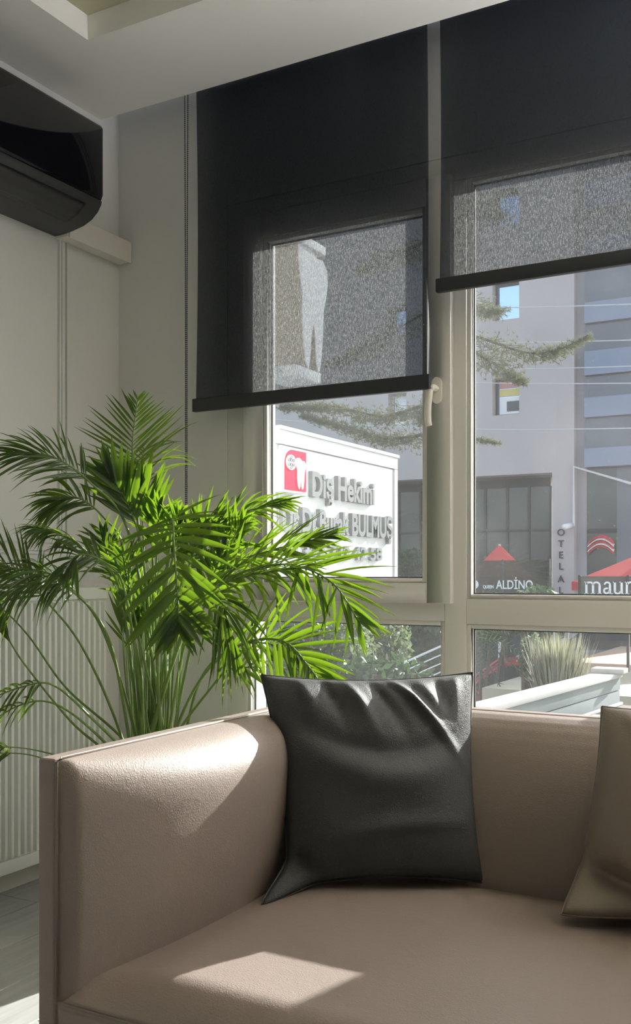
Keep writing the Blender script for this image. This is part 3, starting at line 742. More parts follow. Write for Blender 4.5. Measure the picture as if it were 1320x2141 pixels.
M_tyre = mat('tyre', (0.015, 0.015, 0.015), 0.8)
M_beigewall = mat('beige_paving', (0.52, 0.45, 0.33), 0.85, 0.2, 0.1, 2, 0.1, 20)
M_steel = mat('white_rail', (0.62, 0.64, 0.65), 0.35, 0.5)
M_zinc = mat('parapet_grey', (0.17, 0.195, 0.20), 0.9, 0.05, 0.06, 2)
M_capw = mat('parapet_cap_white', (0.36, 0.36, 0.355), 0.9, 0.05)
M_roofsheet = mat('stained_roof_sheet', (0.20, 0.172, 0.165), 0.9, 0.05, 0.35, 5, stretch=(1.0, 5.0, 1.0))
M_cable = mat('cable_light', (0.55, 0.56, 0.60), 0.6)
M_white = mat('lettering_white', (0.85, 0.86, 0.88), 0.5)
M_yellow = mat('reflection_yellow', (0.70, 0.60, 0.22), 0.7)  # tone of the reflection built into the hotel window
M_pink = mat('reflection_pink', (0.62, 0.30, 0.30), 0.7)  # upper tone of that built-in reflection
M_cedar = leaf_mat('cedar_needles', (0.12, 0.135, 0.075), (0.25, 0.26, 0.12), 0.25, 0.6, 3)
M_bark = mat('bark', (0.12, 0.085, 0.06), 0.9, 0.2, 0.3, 20, 0.4, 60)
M_bush = leaf_mat('shrub_grey_green', (0.13, 0.17, 0.10), (0.22, 0.28, 0.12), 0.3, 0.6, 3)
M_bushd = leaf_mat('shrub_dark_green', (0.035, 0.065, 0.03), (0.06, 0.12, 0.03), 0.25, 0.6, 3)
M_pampas = leaf_mat('pale_grass', (0.36, 0.34, 0.25), (0.3, 0.3, 0.18), 0.35, 0.8, 3)
M_tooth = mat('tooth_white', (0.86, 0.86, 0.88), 0.9, 0.02)
M_toothside = mat('tooth_side_tan', (0.52, 0.44, 0.34), 0.5)

tag(MB().box(-60, 40, 4.6, 80, STREET - 0.2, STREET).build('street', M_asph), 'grey asphalt street below the window', 'street', None, 'structure')

# ---- clinic sign, a blade sign standing off the facade
XS = -1.86
sg = tag(empty('clinic_sign'), 'white clinic sign board with red tooth logo and grey raised letters outside', 'sign')
def sp(px, py): p = WX(px, py, XS); return p.y, p.z
sy1 = sp(829, 1000)[0]; sy0 = 3.06
sz1 = sp(829, 958)[1]; sz0 = 0.86
bevelled(MB().box(XS - 0.14, XS - 0.012, sy0, sy1, sz0, sz1 - 0.01), 'board', M_signw, sg, 0.004)
bevelled(MB().box(XS - 0.012, XS, sy0 + 0.02, sy1 - 0.035, sz0 + 0.055, sz1 - 0.055), 'face_panel', M_signw, sg, 0.002)
bevelled(MB().box(XS - 0.012, XS + 0.006, sy0, sy1 + 0.004, sz1 - 0.052, sz1), 'top_rim', M_signw, sg, 0.003)
bevelled(MB().box(XS - 0.16, XS + 0.012, sy0, sy1 + 0.012, sz1, sz1 + 0.014), 'cap', M_signw, sg, 0.002)
bevelled(MB().box(XS - 0.012, XS + 0.006, sy1 - 0.030, sy1 + 0.004, sz0, sz1 - 0.054), 'side_rim', M_signw, sg, 0.003)
bevelled(MB().box(XS - 0.012, XS + 0.006, sy0, sy1 - 0.032, sz0, sz0 + 0.05), 'bottom_rim', M_signw, sg, 0.003)
def sign_text(s, px0, py0, px1, capz, name, depth=0.028, bold=0.0):
    y0, z0 = sp(px0, py0); y1, _ = sp(px1, py0)
    M = Matrix(((0, 0, 1, XS + depth / 2 + 0.0005), (1, 0, 0, y0), (0, 1, 0, z0), (0, 0, 0, 1)))
    text_obj(s, capz / 0.70, depth, name, M_signgrey, sg, M, bold=bold, width=(y1 - y0))
h1 = sp(648, 986)[1] - sp(648, 1036)[1]
sign_text('Diş Hekimi', 645, 1036, 776, h1, 'lettering', 0.018, 0.004)
h2 = sp(586, 1057)[1] - sp(586, 1107)[1]
sign_text('Dr.Dt.Burak BULMUŞ', 583, 1107, 814, h2, 'lettering', 0.018, 0.004)
h3 = sp(750, 1146)[1] - sp(750, 1172)[1]
sign_text('0 322 732 42 58', 600, 1166, 794, h3, 'lettering', 0.014, 0.002)
# logo tile
lq = [WX(px_, py_, XS + 0.055) for px_, py_ in ((593, 980), (641, 980), (617, 1030), (617, 938))]
ly0, ly1, lz0, lz1 = lq[0].y, lq[1].y, lq[2].z, lq[3].z
def tile(inset, x0, x1, name, m, rr=0.06):
    a0, a1, b0, b1 = ly0 + inset, ly1 - inset, lz0 + inset, lz1 - inset; rr = rr - inset
    ol = [(a0, b0), (a1, b0), (a1, b1)] + [(a0 + rr - rr * math.sin(R(k)), b1 - rr + rr * math.cos(R(k))) for k in range(0, 91, 10)]
    MB().prism(ol, lambda a, b, t: (x0 + (x1 - x0) * t, a, b)).build(name, m, sg)
tile(0.0, XS, XS + 0.055, 'logo_tile', M_signw); tile(0.007, XS + 0.055, XS + 0.058, 'logo_red_face', M_red)
TOOTH = [(-.44, .98), (-.22, 1.0), (-.05, .93), (.12, .86), (.32, .88), (.47, .78), (.50, .62), (.44, .44), (.36, .28), (.34, .10), (.30, -.20), (.24, -.45), (.16, -.52), (.10, -.40), (.06, -.1), (.0, .08), (-.07, -.1), (-.12, -.40), (-.17, -.52), (-.27, -.42), (-.36, -.1), (-.38, .15), (-.36, .35), (-.44, .55), (-.50, .75), (-.50, .9)]
lw, lh = ly1 - ly0, lz1 - lz0
MB().prism(TOOTH, lambda a, b, t: (XS + 0.058 + 0.004 * t, ly0 + lw * 0.70 + a * lw * 0.40, lz0 + lh * 0.335 + b * lh * 0.465)).build('logo_tooth', M_white, sg)
ccy, ccz = ly0 + lw * 0.27, lz0 + lh * 0.665
MB().prism([(lw * 0.20 * math.cos(R(k)), lh * 0.17 * math.sin(R(k))) for k in range(0, 360, 15)], lambda a, b, t: (XS + 0.058 + 0.004 * t, ccy + a, ccz + b)).build('logo_disc', M_white, sg)
mk = MB()
for (dx, dz) in ((-.10, .05), (0, .05), (.10, .05), (-.10, -.05), (0, -.05), (.10, -.05), (0, .11), (0, -.11)):
    pts = [(XS + 0.0625, ccy + lw * (dx + .04 * math.cos(R(k))), ccz + lh * (dz + .035 * math.sin(R(k)))) for k in range(0, 361, 45)]
    mk.tube(pts, 0.0016, 4)
mk.build('logo_emblem', M_mullion, sg)
MB().tube([(XS - 0.07, 3.03, 1.3), (XS - 0.07, 3.08, 1.3)], 0.02, 8).build('wall_bracket', M_steel, sg)
# ---- tooth figure above the sign
tf = tag(empty('tooth_figure'), 'large white tooth shaped light box behind the lowered blind', 'sign')
XT = -1.80
ty0, tz1 = WX(625, 505, XT).y, WX(655, 512, XT).z; ty1, tz0 = WX(686, 600, XT).y, WX(648, 775, XT).z
tw, thh = ty1 - ty0, tz1 - tz0
def tfn(x0, x1): return lambda a, b, t: (x0 + (x1 - x0) * t, ty0 + tw * (0.5 + a), tz0 + thh * (b + .52) / 1.52)
MB().prism(TOOTH, tfn(XT - 0.13, XT - 0.004)).build('tooth_body', M_toothside, tf)
MB().prism(TOOTH, tfn(XT - 0.004, XT)).build('tooth_face', M_tooth, tf)
bevelled(MB().box(XT - 0.16, XT + 0.01, ty0 - 0.03, ty0 + tw * .85, tz1 - 0.02, tz1 + 0.012), 'top_cap', M_tooth, tf, 0.003)
bevelled(MB().box(XT - 0.15, XT + 0.0, ty0 - 0.02, ty0 + tw * .75, tz0 - 0.035, tz0 + 0.006), 'pedestal', M_tooth, tf, 0.003)
MB().tube([(XT - 0.07, 3.037, tz0 - 0.015), (XT - 0.07, ty0, tz0 - 0.015)], 0.012, 8).build('wall_arm', M_steel, tf)

# ---- grey hotel across the street
YH = 24.0
hot = tag(empty('hotel_building'), 'grey plastered hotel across the street with recessed glass ground floor', 'building')
def bx(px): return WY(px, 1200, YH).x
def bz(px, py): return WY(px, py, YH).z
def holes_wall(mb, x0, x1, z0, z1, holes, y0, y1):
    xs = sorted({x0, x1, *[h[0] for h in holes], *[h[1] for h in holes]}); zs = sorted({z0, z1, *[h[2] for h in holes], *[h[3] for h in holes]})
    for i in range(len(xs) - 1):
        for j in range(len(zs) - 1):
            cx, cz = (xs[i] + xs[i + 1]) / 2, (zs[j] + zs[j + 1]) / 2
            if any(h[0] < cx < h[1] and h[2] < cz < h[3] for h in holes): continue
            mb.box(xs[i], xs[i + 1], y0, y1, zs[j], zs[j + 1])
colx0, colx1, tx0 = bx(1155), bx(1201), bx(1222)
soz = bz(1155, 988)
gl_top = bz(1155, 1010)
wins = []
for (pa, pb, ya, yb) in ((1030, 1086, 586, 668), (1030, 1086, 789, 867), (812, 850, 822, 888), (812, 850, 640, 700), (1030, 1086, 395, 470)):
    pc = (pa + pb) / 2
    wins.append((bx(pa), bx(pb), bz(pc, yb), bz(pc, ya)))
ZTOP = 15.0
hw = MB(); holes_wall(hw, -26.0, colx1, STREET, ZTOP, wins + [(-17.0, colx0, STREET, soz)], YH, YH + 0.45)
hw.build('facade_wall', M_plaster, hot)
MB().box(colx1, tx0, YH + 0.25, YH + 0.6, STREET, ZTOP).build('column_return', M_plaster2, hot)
MB().box(-17.0, colx0, YH + 0.45, YH + 3.2, soz, soz + 0.2).build('soffit', M_soffit, hot)
for k, h in enumerate(wins):
    wf = MB().box(h[0], h[0] + .05, YH + .25, YH + .32, h[2], h[3]).box(h[1] - .05, h[1], YH + .25, YH + .32, h[2], h[3]).box(h[0] + .05, h[1] - .05, YH + .25, YH + .32, h[2], h[2] + .05).box(h[0] + .05, h[1] - .05, YH + .25, YH + .32, h[3] - .05, h[3]).build('window', M_mullion if k != 2 else M_signw, hot)
    MB().box(h[0] + .05, h[1] - .05, YH + .29, YH + .30, h[2] + .05, h[3] - .05).build('pane', M_skyglass, wf)
    if k in (1, 2):  # flat pieces imitate a building reflected in the pane
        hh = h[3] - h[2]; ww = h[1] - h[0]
        MB().box(h[0] + ww * .14, h[1] - .05, YH + .272, YH + .285, h[2] + .05, h[2] + hh * .52).build('reflection_white', M_white, wf)
        MB().box(h[0] + ww * .42, h[1] - .08, YH + .262, YH + .271, h[2] + .12, h[2] + hh * .40).build('reflection_opening', M_darkglass, wf)
        MB().box(h[0] + ww * .14, h[1] - .05, YH + .262, YH + .285, h[2] + hh * .54, h[2] + hh * .74).build('reflection_middle', M_yellow if k == 1 else M_white, wf)
        MB().box(h[0] + ww * .14, h[1] - .05, YH + .266, YH + .285, h[2] + hh * .76, h[3] - .05).build('reflection_top', M_pink if k == 1 else M_white, wf)
# recessed glass front
YG = YH + 1.2
def gx(px): return WY(px, 1200, YG).x
def gz(px, py): return WY(px, py, YG).z
gpx = [700, 745, 790, 835, 880, 925, 971, 1016, 1062, 1107, 1153]
zr = gz(1060, 1110); zt = gz(1060, 1020)
for a, b in zip(gpx[:-1], gpx[1:]):
    for z0, z1 in ((STREET, zr - .03), (zr + .03, zt)):
        MB().box(gx(a) + .03, gx(b) - .03, YG, YG + .02, z0, z1).build('shop_pane', M_darkglass, hot)
for p in gpx: MB().box(gx(p) - .03, gx(p) + .03, YG - .05, YG + .05, STREET, zt).build('mullion', M_mullion, hot)
MB().box(gx(700), gx(1153), YG - .05, YG + .05, zr - .03, zr + .03).build('glazing_bar', M_mullion, hot)
MB().box(gx(700), gx(1153), YG - .05, YG + .3, zt, soz).build('head_panel', M_mullion, hot)
# vertical lettering on the column
for k, ch in enumerate('OTELALDİNO'):
    p = WY(1174, 1120 + k * 23.6 + (3 if k > 3 else 0), YH)
    M = Matrix(((1, 0, 0, p.x), (0, 0, -1, YH - 0.02), (0, 1, 0, p.z), (0, 0, 0, 1)))
    text_obj(ch, 0.24, 0.03, 'column_letter', M_mullion, hot, M, align='CENTER')
# ---- banded tower at its right
tow = tag(empty('banded_tower'), 'dark blue tower with horizontal bands right of the grey hotel', 'building')
tx1 = -3.2
bnds = [(300, 380), (380, 440), (440, 500), (500, 560), (560, 633), (633, 676), (676, 735), (735, 785), (785, 832), (832, 873), (873, 938), (938, 977)]
for k, (ya, yb) in enumerate(bnds):
    za, zb = bz(1222, ya), bz(1222, yb)
    dep = 0.0 if k % 2 else 0.12
    MB().box(tx0, tx1, YH + dep, YH + 1.0, zb, za).build('band', M_tower_a if k % 2 else M_tower_b, tow)
MB().box(tx0, tx1, YH + 1.0, YH + 5, bz(1222, 977), bz(1222, 300)).build('core', M_tower_b, tow)
MB().box(bx(1285), tx1, YH + 0.27, YH + 1.5, STREET, bz(1222, 977)).build('lower_wall', M_tower_b, tow)
MB().box(tx0, bx(1285), YH + 0.28, YH + 0.31, STREET, bz(1222, 1108)).build('shop_pane', M_darkglass, tow)
MB().box(tx0, bx(1285), YH + 0.28, YH + 0.31, bz(1222, 1114) + .1, bz(1222, 977)).build('shop_pane', M_darkglass, tow)
MB().box(tx0, bx(1285), YH + 0.25, YH + 0.31, bz(1222, 1114), bz(1222, 1114) + .1).build('glazing_bar', M_mullion, tow)
aw = MB()
for k in range(5):  # red and white stripes imitate a reflection in the shop pane
    aw2 = MB().grid(lambda u, v, k=k: (tx0 + 0.05 + u * (bx(1285) - tx0 - 0.1), YH + 0.24 - 0.1 * v, bz(1240, 1118) - 0.06 * (k + v) - 0.35 * (2 * u - 1) ** 2 * 0.5), 10, 1)
    o = aw2.build('reflection_stripe', M_redcloth if k % 2 == 0 else M_white, tow); o.modifiers.new('t', 'SOLIDIFY').thickness = 0.01
# conduit and security camera
cd = tag(empty('security_camera'), 'white security camera on a conduit at the hotel column', 'camera')
p0, p1, p2 = WY(1200, 1100, YH - .05), WY(1200, 976, YH - .05), WY(1320, 1011, YH - .05)
MB().tube([p0, p1, p2], 0.035, 6).build('conduit', M_steel, cd)
q0, q1 = WY(1196, 1098, YH - .1), WY(1180, 1102, YH - .45)
MB().tube([q0, q1], 0.07, 10).build('camera_body', M_white, cd, True)
# ---- red parasol and windbreak lettering
def parasol(name, label, apex, rad, drop, zb, n=8, m=M_redcloth):
    e = tag(empty(name), label, 'parasol')
    ax, ay, az = apex
    mb = MB(); mb.v.append((ax, ay, az))
    for k in range(n):
        a = 2 * math.pi * (k + .5) / n; mb.v.append((ax + rad * math.cos(a), ay + rad * math.sin(a), az - drop))
    for k in range(n): 
        a = 2 * math.pi * (k + .5) / n; mb.v.append((ax + rad * math.cos(a), ay + rad * math.sin(a), az - drop - 0.16))
    for k in range(n):
        mb.f.append((0, 1 + k, 1 + (k + 1) % n)); mb.f.append((1 + k, 1 + n + k, 1 + n + (k + 1) % n, 1 + (k + 1) % n))
    mb.build('canopy', m, e)
    MB().tube([(ax, ay, zb), (ax, ay, az)], 0.03, 8).build('pole', M_steel, e)
    for k in range(n):
        a = 2 * math.pi * (k + .5) / n
        MB().tube([(ax, ay, az - 0.05), (ax + rad * .97 * math.cos(a), ay + rad * .97 * math.sin(a), az - drop - 0.02)], 0.012, 5).build('rib', M_steel, e)
    MB().lathe([(0.3, 0), (0.3, 0.08)], 20, (ax, ay, zb)).build('base', M_mullion, e)
TER = -0.6
pa = WY(1395, 1135, 19.0); pe = WY(1200, 1216, 19.0)
parasol('parasol', 'red cafe parasol at the right behind the white lettering', pa, abs(pa.x - pe.x), pa.z - pe.z, TER)
pb_ = WY(1045, 1138, 22.0)  # added parasol, imitates a red reflection seen in the hotel glass
parasol('parasol', 'red parasol shape standing in for a reflection in the hotel glass', pb_, 0.75, 0.75, STREET, 8)
# raised terrace
tx = WY(1128, 1400, 16).x
tag(MB().box(tx, 6.0, 13.2, 22.6, STREET, TER).build('terrace', M_beigewall), 'beige paved terrace beyond the window at right', 'terrace', None, 'structure')
def windbreak(name, label, pxa, pxb, Y, zt, zb, texts):
    e = tag(empty(name), label, 'windbreak')
    xa, xb = WY(pxa, 1200, Y).x, WY(pxb, 1200, Y).x
    MB().box(xa, xb, Y, Y + 0.03, zb, zt).build('dark_panel', M_tower_b if name == 'x' else M_windbreak, e)
    for k in range(3): 
        x = xa + (xb - xa) * k / 2
        MB().box(x - .02, x + .02, Y - .01, Y + .05, TER if x > tx else STREET, zt + .02).build('post', M_mullion, e)
    for (s, px, py, size, wpx) in texts:
        p = WY(px, py, Y); wd = WY(px + wpx, py, Y).x - p.x
        M = Matrix(((1, 0, 0, p.x), (0, 0, -1, Y - 0.012), (0, 1, 0, p.z), (0, 0, 0, 1)))
        text_obj(s, size, 0.01, 'lettering', M_white, e, M, width=wd, bold=0.002)
    return e
M_windbreak = glass_mat('smoked_glass', tint=(0.22, 0.26, 0.25), dust=0.03)
px2m = 18.0 / FPX
e1 = windbreak('glass_windbreak', 'smoked glass windbreak lettered ALDİNO in front of the hotel', 960, 1148, 18.0, WY(1000, 1172, 18.0).z, WY(1000, 1300, 18.0).z, [('ALDİNO', 1038, 1231, 0.235, 77), ('QUEEN', 1011, 1230, 0.085, 22)])
p = WY(993, 1222, 18.0); mk = MB()
mk.prism([(0.085 * math.cos(R(k)), 0.085 * math.sin(R(k))) for k in range(0, 360, 20)], lambda a, b, t: (p.x + a, 17.975 + .012 * t, p.z + b)); mk.build('round_emblem', M_white, e1)
MB().box(p.x - .02, p.x + .015, 17.965, 17.974, p.z - .04, p.z + .05).build('emblem_mark', M_mullion, e1)
e2 = windbreak('glass_windbreak', 'smoked glass windbreak with white maur lettering under the red parasol', 1212, 1420, 16.5, WY(1240, 1205, 16.5).z, WY(1240, 1300, 16.5).z, [('Kahvaltı', 1224, 1258, 0.10, 92)])
# serif word hand built from strokes: m a u r
def serif_word(x0, z0, h, Y, parent):
    st = 0.17 * h; sf = 0.07 * h
    def bar(mb, x, z, w_, hh): mb.box(x, x + w_, Y - 0.022, Y - 0.010, z, z + hh)
    def arc(mb, cx, cz, r, a0, a1, th, ry=None):
        ry = ry or r; N = 12
        for k in range(N):
            a, b = R(a0 + (a1 - a0) * k / N), R(a0 + (a1 - a0) * (k + 1) / N)
            q = [(cx + (r + s * th / 2) * math.cos(t), cz + (ry + s * th / 2) * math.sin(t)) for t, s in ((a, -1), (a, 1), (b, 1), (b, -1))]
            mb.prism(q, lambda u, v, t: (u, Y - 0.022 + 0.012 * t, v))
    x = x0
    m = MB()
    for k in range(3):
        bar(m, x + k * .52 * h, z0, st, h * (1 if k == 0 else .72)); bar(m, x + k * .52 * h - sf, z0, st + 2 * sf, sf)
        if k: arc(m, x + (k - .5) * .52 * h + st / 2, z0 + .70 * h, .26 * h, 0, 165, .13 * h, .24 * h)
    bar(m, x - sf, z0 + h - sf, st, sf); m.build('lettering', M_white, parent); x += 1.42 * h
    m = MB(); bar(m, x + .42 * h, z0, st, .75 * h); arc(m, x + .30 * h, z0 + .72 * h, .22 * h, 10, 170, .13 * h); arc(m, x + .24 * h, z0 + .27 * h, .20 * h, 60, 360, .13 * h); bar(m, x + .42 * h, z0, st + 2 * sf, sf); m.build('lettering', M_white, parent); x += .80 * h
    m = MB(); bar(m, x, z0 + .25 * h, st, .75 * h); bar(m, x - sf, z0 + h - sf, st + sf, sf); bar(m, x + .52 * h, z0, st, h); bar(m, x + .52 * h - sf, z0 + h - sf, st + sf, sf); arc(m, x + .30 * h, z0 + .28 * h, .23 * h, 180, 350, .13 * h); bar(m, x + .52 * h, z0, st + sf, sf); m.build('lettering', M_white, parent); x += .92 * h
    m = MB(); bar(m, x, z0, st, h); bar(m, x - sf, z0, st + 2 * sf, sf); bar(m, x - sf, z0 + h - sf, st, sf); arc(m, x + .38 * h, z0 + .70 * h, .26 * h, 50, 165, .13 * h); m.build('lettering', M_white, parent)
p = WY(1225, 1242, 16.5); serif_word(p.x, p.z, 26 * 16.5 / FPX, 16.5, e2)

# ---- vegetation
def foliage(mb, c, r, n, size, flat=0.0, m_dir=None):
    for k in range(n):
        while True:
            d = Vector((random.uniform(-1, 1), random.uniform(-1, 1), random.uniform(-1, 1)))
            if 0.25 < d.length < 1: break
        f = 0.75 + 0.35 * noise.noise(d * 2.2 + Vector(c))
        p = Vector((c[0] + d.x * r[0] * f, c[1] + d.y * r[1] * f, c[2] + d.z * r[2] * f))
        a = Vector((random.gauss(0, 1), random.gauss(0, 1), random.gauss(0, 1) * (1 - flat))).normalized(); b = a.orthogonal().normalized()
        b = Matrix.Rotation(random.uniform(0, 6.28), 3, a) @ b
        s = size * random.uniform(.6, 1.4); i = len(mb.v)
        mb.v += [tuple(p - b * s), tuple(p + a.cross(b) * s * .45), tuple(p + b * s), tuple(p - a.cross(b) * s * .45)]
        mb.f.append((i, i + 1, i + 2, i + 3))
def shrub(name, label, c, r, n, size, m, zb=STREET, cat='shrub'):
    e = tag(empty(name), label, cat)
    mb = MB(); foliage(mb, c, r, n, size); o = mb.build('foliage', m, e, False, False)
    st = MB()
    for k in range(5):
        a = k * 1.256; st.tube([(c[0] + .1 * math.cos(a), c[1] + .1 * math.sin(a), zb), (c[0] + r[0] * .5 * math.cos(a), c[1] + r[1] * .5 * math.sin(a), c[2] + r[2] * .3)], 0.03, 5)
    st.build('stems', M_bark, e)
def vpt(px, py, Y): return tuple(WY(px, py, Y))
shrub('shrub', 'grey green bushy shrub outside the lower left pane behind the palm', vpt(650, 1350, 7.0), (0.75, .6, .62), 5000, 0.035, M_bush)
shrub('shrub', 'grey green shrub outside the lower left pane beside the railing', vpt(790, 1340, 8.9), (0.42, .5, .50), 3500, 0.035, M_bush)
shrub('shrub', 'dark shrub outside behind the white railing', vpt(890, 1345, 10.2), (0.5, .5, .55), 3000, 0.05, M_bushd)
shrub('shrub', 'low dark bush at the foot of the grey green shrubs', vpt(790, 1425, 6.0), (0.5, .4, .22), 1500, 0.035, M_bushd)
shrub('shrub', 'feathery grey green shrub in front of the red car', vpt(1112, 1385, 10.5), (.17, .2, .38), 1300, 0.035, M_bush)
shrub('shrub', 'dark green hedge bush below the lettered windbreak', vpt(1000, 1290, 17.0), (1.2, .5, .55), 3000, 0.07, M_bushd)
shrub('shrub', 'dark green hedge bush beside the hotel column', vpt(1130, 1285, 15.4), (.7, .5, .5), 2000, 0.07, M_bushd)
shrub('shrub', 'green bushes beyond the sign in front of the hotel glass', vpt(870, 1195, 22.2), (.9, .5, .75), 3000, 0.07, M_bushd)
# pale feathery grass
pg = tag(empty('pampas_grass'), 'pale feathery grass clump behind the parapet', 'grass')
mb = MB(); c0 = Vector(vpt(1168, 1440, 9.5)); c0.z -= .2
for k in range(900):
    a = random.uniform(0, 6.28); r = random.uniform(0, .22); hh = random.uniform(.3, .78); le = random.uniform(.02, .2)
    b = c0 + Vector((r * math.cos(a), r * math.sin(a), 0)); t = b + Vector((le * math.cos(a), le * math.sin(a), hh)); mid = b.lerp(t, .55) + Vector((0, 0, .08))
    w_ = Vector((math.sin(a), -math.cos(a), 0)) * .008; i = len(mb.v)
    mb.v += [tuple(b - w_ * .5), tuple(b + w_ * .5), tuple(mid + w_), tuple(mid - w_), tuple(t)]; mb.f += [(i, i + 1, i + 2, i + 3), (i + 3, i + 2, i + 4)]
mb.build('blades', M_pampas, pg, False, False)['kind'] = 'stuff'
MB().tube([(c0.x, c0.y, STREET), tuple(c0)], 0.09, 8).build('root_clump', M_pampas, pg)
# street palm
sp_ = tag(empty('street_palm'), 'dark green fan of palm fronds beyond the lower right pane', 'palm')
c0 = Vector(vpt(972, 1365, 13.8))
MB().tube([(c0.x, c0.y, STREET), tuple(c0)], 0.06, 8).build('trunk', M_bark, sp_)
for k in range(11):
    a = -1.3 + k * .36; L_ = .95
    pts = [c0, c0 + Vector((math.cos(a) * L_ * .5, -.1 * (k % 3), math.sin(a) * L_ * .5 + .15)), c0 + Vector((math.cos(a) * L_, -.2 * (k % 3), math.sin(a) * L_ - .1))]
    cv = catmull(pts, 14); mb = MB().tube(cv, 0.008, 4)
    for i in range(3, 14):
        tn = (cv[min(14, i + 1)] - cv[i - 1]).normalized(); sd = tn.cross(Vector((0, 1, 0))).normalized()
        for s in (-1, 1):
            q = cv[i] + (tn * .7 + sd * s * .7) * .26 * (1 - i / 20); j = len(mb.v); w_ = tn * .012
            mb.v += [tuple(cv[i] - w_), tuple(cv[i] + w_), tuple(q)]; mb.f.append((j, j + 1, j + 2))
    mb.build('frond', M_bushd, sp_)
# cedar
ced = tag(empty('cedar_tree'), 'cedar with spreading branches in front of the grey hotel', 'tree')
YCD = 12.0
tb = WY(940, 1200, YCD)
MB().tube([(tb.x, tb.y, STREET), (tb.x + .05, tb.y, 2.0), (tb.x - .05, tb.y, 5.0), (tb.x, tb.y, 7.5)], [.16, .13, .09, .03], 10).build('trunk', M_bark, ced, True)
def cedar_branch(pp, spread, n, tuft=0.06):
    spread *= 1.25
    cv = catmull([Vector(p) for p in pp], 30)
    bo = MB().tube(cv, [0.022 * (1 - k / 34) for k in range(31)], 6).build('branch', M_bark, ced, True)
    mb = MB(); tw = MB()
    for k in range(n):
        t = random.uniform(.12, 1) ** .8; x = t * 30; i = min(29, int(x)); p = cv[i].lerp(cv[i + 1], x - i)
        tn = (cv[i + 1] - cv[i]).normalized()
        off = Vector((random.gauss(0, 1), random.gauss(0, 1), random.gauss(-.35, .45))) * spread * (1.1 - t * .9)
        q = p + off + tn * random.uniform(0, .1)
        if k % 6 == 0: tw.tube([p, q], 0.004, 3, False)
        for j in range(7):
            d = (Vector((random.gauss(0, 1), random.gauss(0, 1), random.gauss(.25, .8)))).normalized() * tuft * random.uniform(.6, 1.2)
            s = d.orthogonal().normalized() * 0.0045; a = len(mb.v)
            mb.v += [tuple(q - s), tuple(q + s), tuple(q + d)]; mb.f.append((a, a + 1, a + 2))
    nd = mb.build('needles', M_cedar, bo, False, False); nd['kind'] = 'stuff'
    tw.build('twigs', M_bark, bo)
T_ = lambda py: WY(940, py, YCD)
cedar_branch([T_(700), WY(1000, 705, 11.8), WY(1090, 735, 11.6), WY(1150, 735, 11.5), WY(1222, 708, 11.4)], 0.15, 520)
cedar_branch([T_(690), WY(1000, 740, 11.7), WY(1050, 770, 11.5), WY(1090, 795, 11.4)], 0.14, 420)
cedar_branch([T_(610), WY(1000, 640, 11.8), WY(1040, 650, 11.6)], 0.16, 350)
cedar_branch([T_(910), WY(1000, 918, 11.8), WY(1035, 925, 11.7)], 0.05, 110)
cedar_branch([T_(850), WY(880, 850, 11.8), WY(800, 870, 11.6), WY(700, 850, 11.4), WY(600, 850, 11.2)], 0.17, 900)
cedar_branch([T_(900), WY(880, 910, 11.7), WY(800, 915, 11.5), WY(720, 890, 11.3), WY(640, 870, 11.1)], 0.13, 800)
cedar_branch([T_(820), WY(900, 840, 11.7), WY(880, 880, 11.6)], 0.10, 160)
cedar_branch([T_(650), WY(880, 660, 12), WY(780, 720, 12), WY(700, 760, 11.9)], 0.2, 500)
cedar_branch([T_(480), WY(860, 520, 12), WY(760, 560, 12)], 0.2, 400)
cedar_branch([T_(380), WY(1000, 420, 12), WY(1050, 450, 11.9)], 0.2, 300)
# overhead cables
for k, (ya, yb, Y) in enumerate(((634, 632, 17), (703, 708, 17.2), (762, 762, 17.4), (780, 800, 17.6), (882, 893, 17.8))):
    a, b = WY(560, ya - 6, Y), WY(1420, yb, Y); pts = [a.lerp(b, i / 12) - Vector((0, 0, 0.12 * math.sin(math.pi * i / 12))) for i in range(13)]
    tag(MB().tube(pts, 0.010, 5).build('overhead_cable', M_cable), 'thin overhead cable crossing the hotel, ' + ('highest', 'second from the top', 'third from the top', 'fourth from the top', 'lowest')[k] + ' of the five', 'cable', 'overhead cables')
# stair railing
rl = tag(empty('stair_railing'), 'white slanting stair railing outside the lower left pane', 'railing')
for k in range(4):
    a, b = WY(822 + k * 6, 1396 + k * 15, 8.0), WY(945, 1341 + k * 18, 8.6)
    MB().tube([a, b], 0.010 if k == 0 else 0.006, 6).build('rail', M_steel, rl)
for px in (824, 940):
    a = WY(px, 1395 if px == 824 else 1345, 8.0 if px == 824 else 8.6)
    MB().tube([(a.x, a.y, STREET), tuple(a)], 0.014, 6).build('post', M_steel, rl)
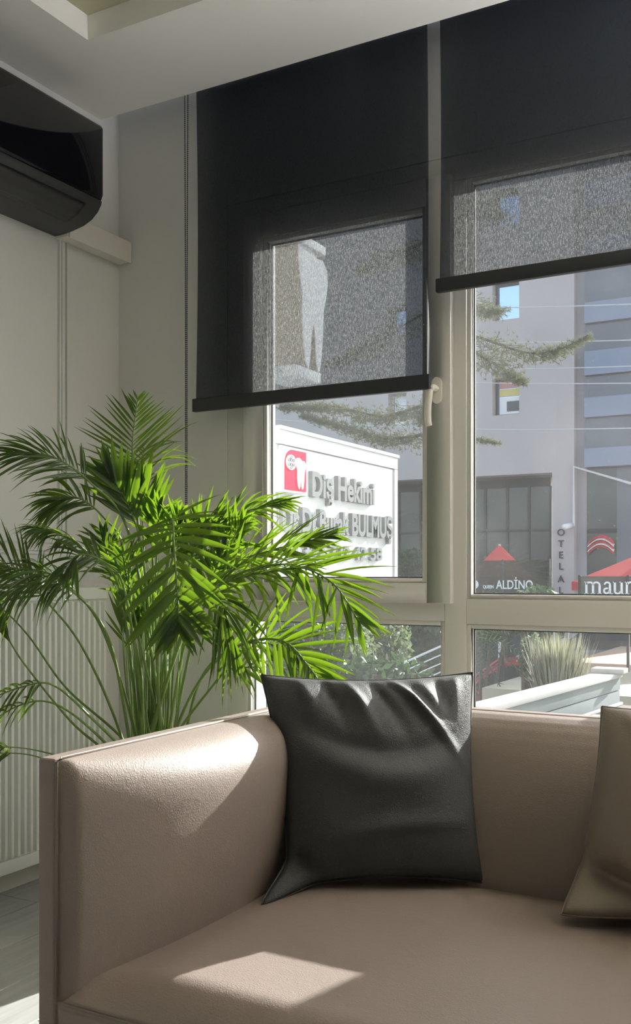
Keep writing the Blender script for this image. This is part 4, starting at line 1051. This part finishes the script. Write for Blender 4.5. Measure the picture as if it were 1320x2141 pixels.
# ---- flat roof with parapet just outside the window
rf = tag(empty('porch_roof'), 'flat porch roof with stained sheets and white capped parapet outside', 'roof')
A, B = WD(1012, 1476, 3.2), WD(1288, 1406, 4.3)
zt = A.z
xp = (A.x + B.x) / 2
def slant(u, dx, z): 
    y = 3.05 + (B.y - 3.05) * u; x = A.x + (B.x - A.x) * (y - A.y) / (B.y - A.y) + dx
    return (x, y, z)
def pstrip(d0, d1, z0, z1, name, m):
    mb = MB(); mb.v = [slant(u, d, z) for z in (z0, z1) for u in (0, 1) for d in (d0, d1)]
    mb.f = [(0, 2, 3, 1), (4, 5, 7, 6), (0, 1, 5, 4), (2, 6, 7, 3), (0, 4, 6, 2), (1, 3, 7, 5)]
    bevelled(mb, name, m, rf, 0.003)
pstrip(-0.07, 0.03, zt - 0.02, zt, 'cap', M_capw)
pstrip(-0.06, 0.02, zt - 0.075, zt - 0.021, 'upper_board', M_zinc); pstrip(-0.06, 0.018, zt - 0.14, zt - 0.078, 'lower_board', M_zinc)
pstrip(0.019, 0.032, zt - 0.14, zt - 0.128, 'edge_strip', M_capw)
for k in range(4):
    x0 = -0.93 + k * .75
    MB().box(x0, x0 + .742, 3.05, B.y, zt - 0.19, zt - 0.142).build('roof_sheet', M_roofsheet, rf)
MB().box(A.x - .05, 2.1, 3.04, B.y, zt - 0.30, zt - 0.191).build('slab', M_plaster, rf)
bevelled(MB().box(B.x - 0.09, B.x + 0.05, B.y - .08, B.y + .02, zt, zt + .02), 'end_cap', M_capw, rf, 0.003)
# ---- cars
def car(name, label, cen, rotz, m):
    e = tag(empty(name), label, 'car'); Mx = Matrix.Translation(cen) @ Matrix.Rotation(rotz, 4, 'Z')
    def T(mb): mb.v = [tuple(Mx @ Vector(v)) for v in mb.v]; return mb
    body = [(-2.0, .25), (2.0, .25), (2.05, .55), (1.95, .72), (1.05, .88), (-1.95, .95), (-2.05, .6)]
    bevelled(T(MB().prism(body, lambda a, b, t: (a, -.82 + 1.64 * t, b))), 'body', m, e, 0.05, 2)
    cab = [(1.05, .86), (.35, 1.38), (-1.3, 1.42), (-1.95, .93)]
    T(MB().prism(cab, lambda a, b, t: (a, (-.70 + 1.40 * t) * (1 - .12 * (b - .86)), b))).build('windows', M_darkglass, e)
    bevelled(T(MB().prism([(.38, 1.37), (.30, 1.44), (-1.28, 1.47), (-1.38, 1.40)], lambda a, b, t: (a, -.66 + 1.32 * t, b))), 'roof', m, e, 0.02)
    for s in (-1, 1):
        T(MB().tube([(1.08, s * .72, .88), (.36, s * .66, 1.40)], .035, 5)).build('pillar', m, e); T(MB().tube([(-1.95, s * .72, .93), (-1.33, s * .66, 1.42)], .05, 5)).build('pillar', m, e)
        T(MB().box(-2.06, -1.9, s * .62 - .15, s * .62 + .15, .72, .9)).build('tail_light', M_tail, e)
        for wx in (-1.3, 1.3):
            T(MB().tube([(wx, s * .84, .31), (wx, s * .66, .31)], .31, 18)).build('wheel', M_tyre, e)
car('car', 'red car parked behind the porch parapet', (*WY(1085, 1400, 19.6)[:2], STREET), R(200), M_carred)
car('car', 'grey car parked beyond the terrace at the right', (*WY(1275, 1330, 23.0)[:2], -1.6), R(180), M_cargrey)
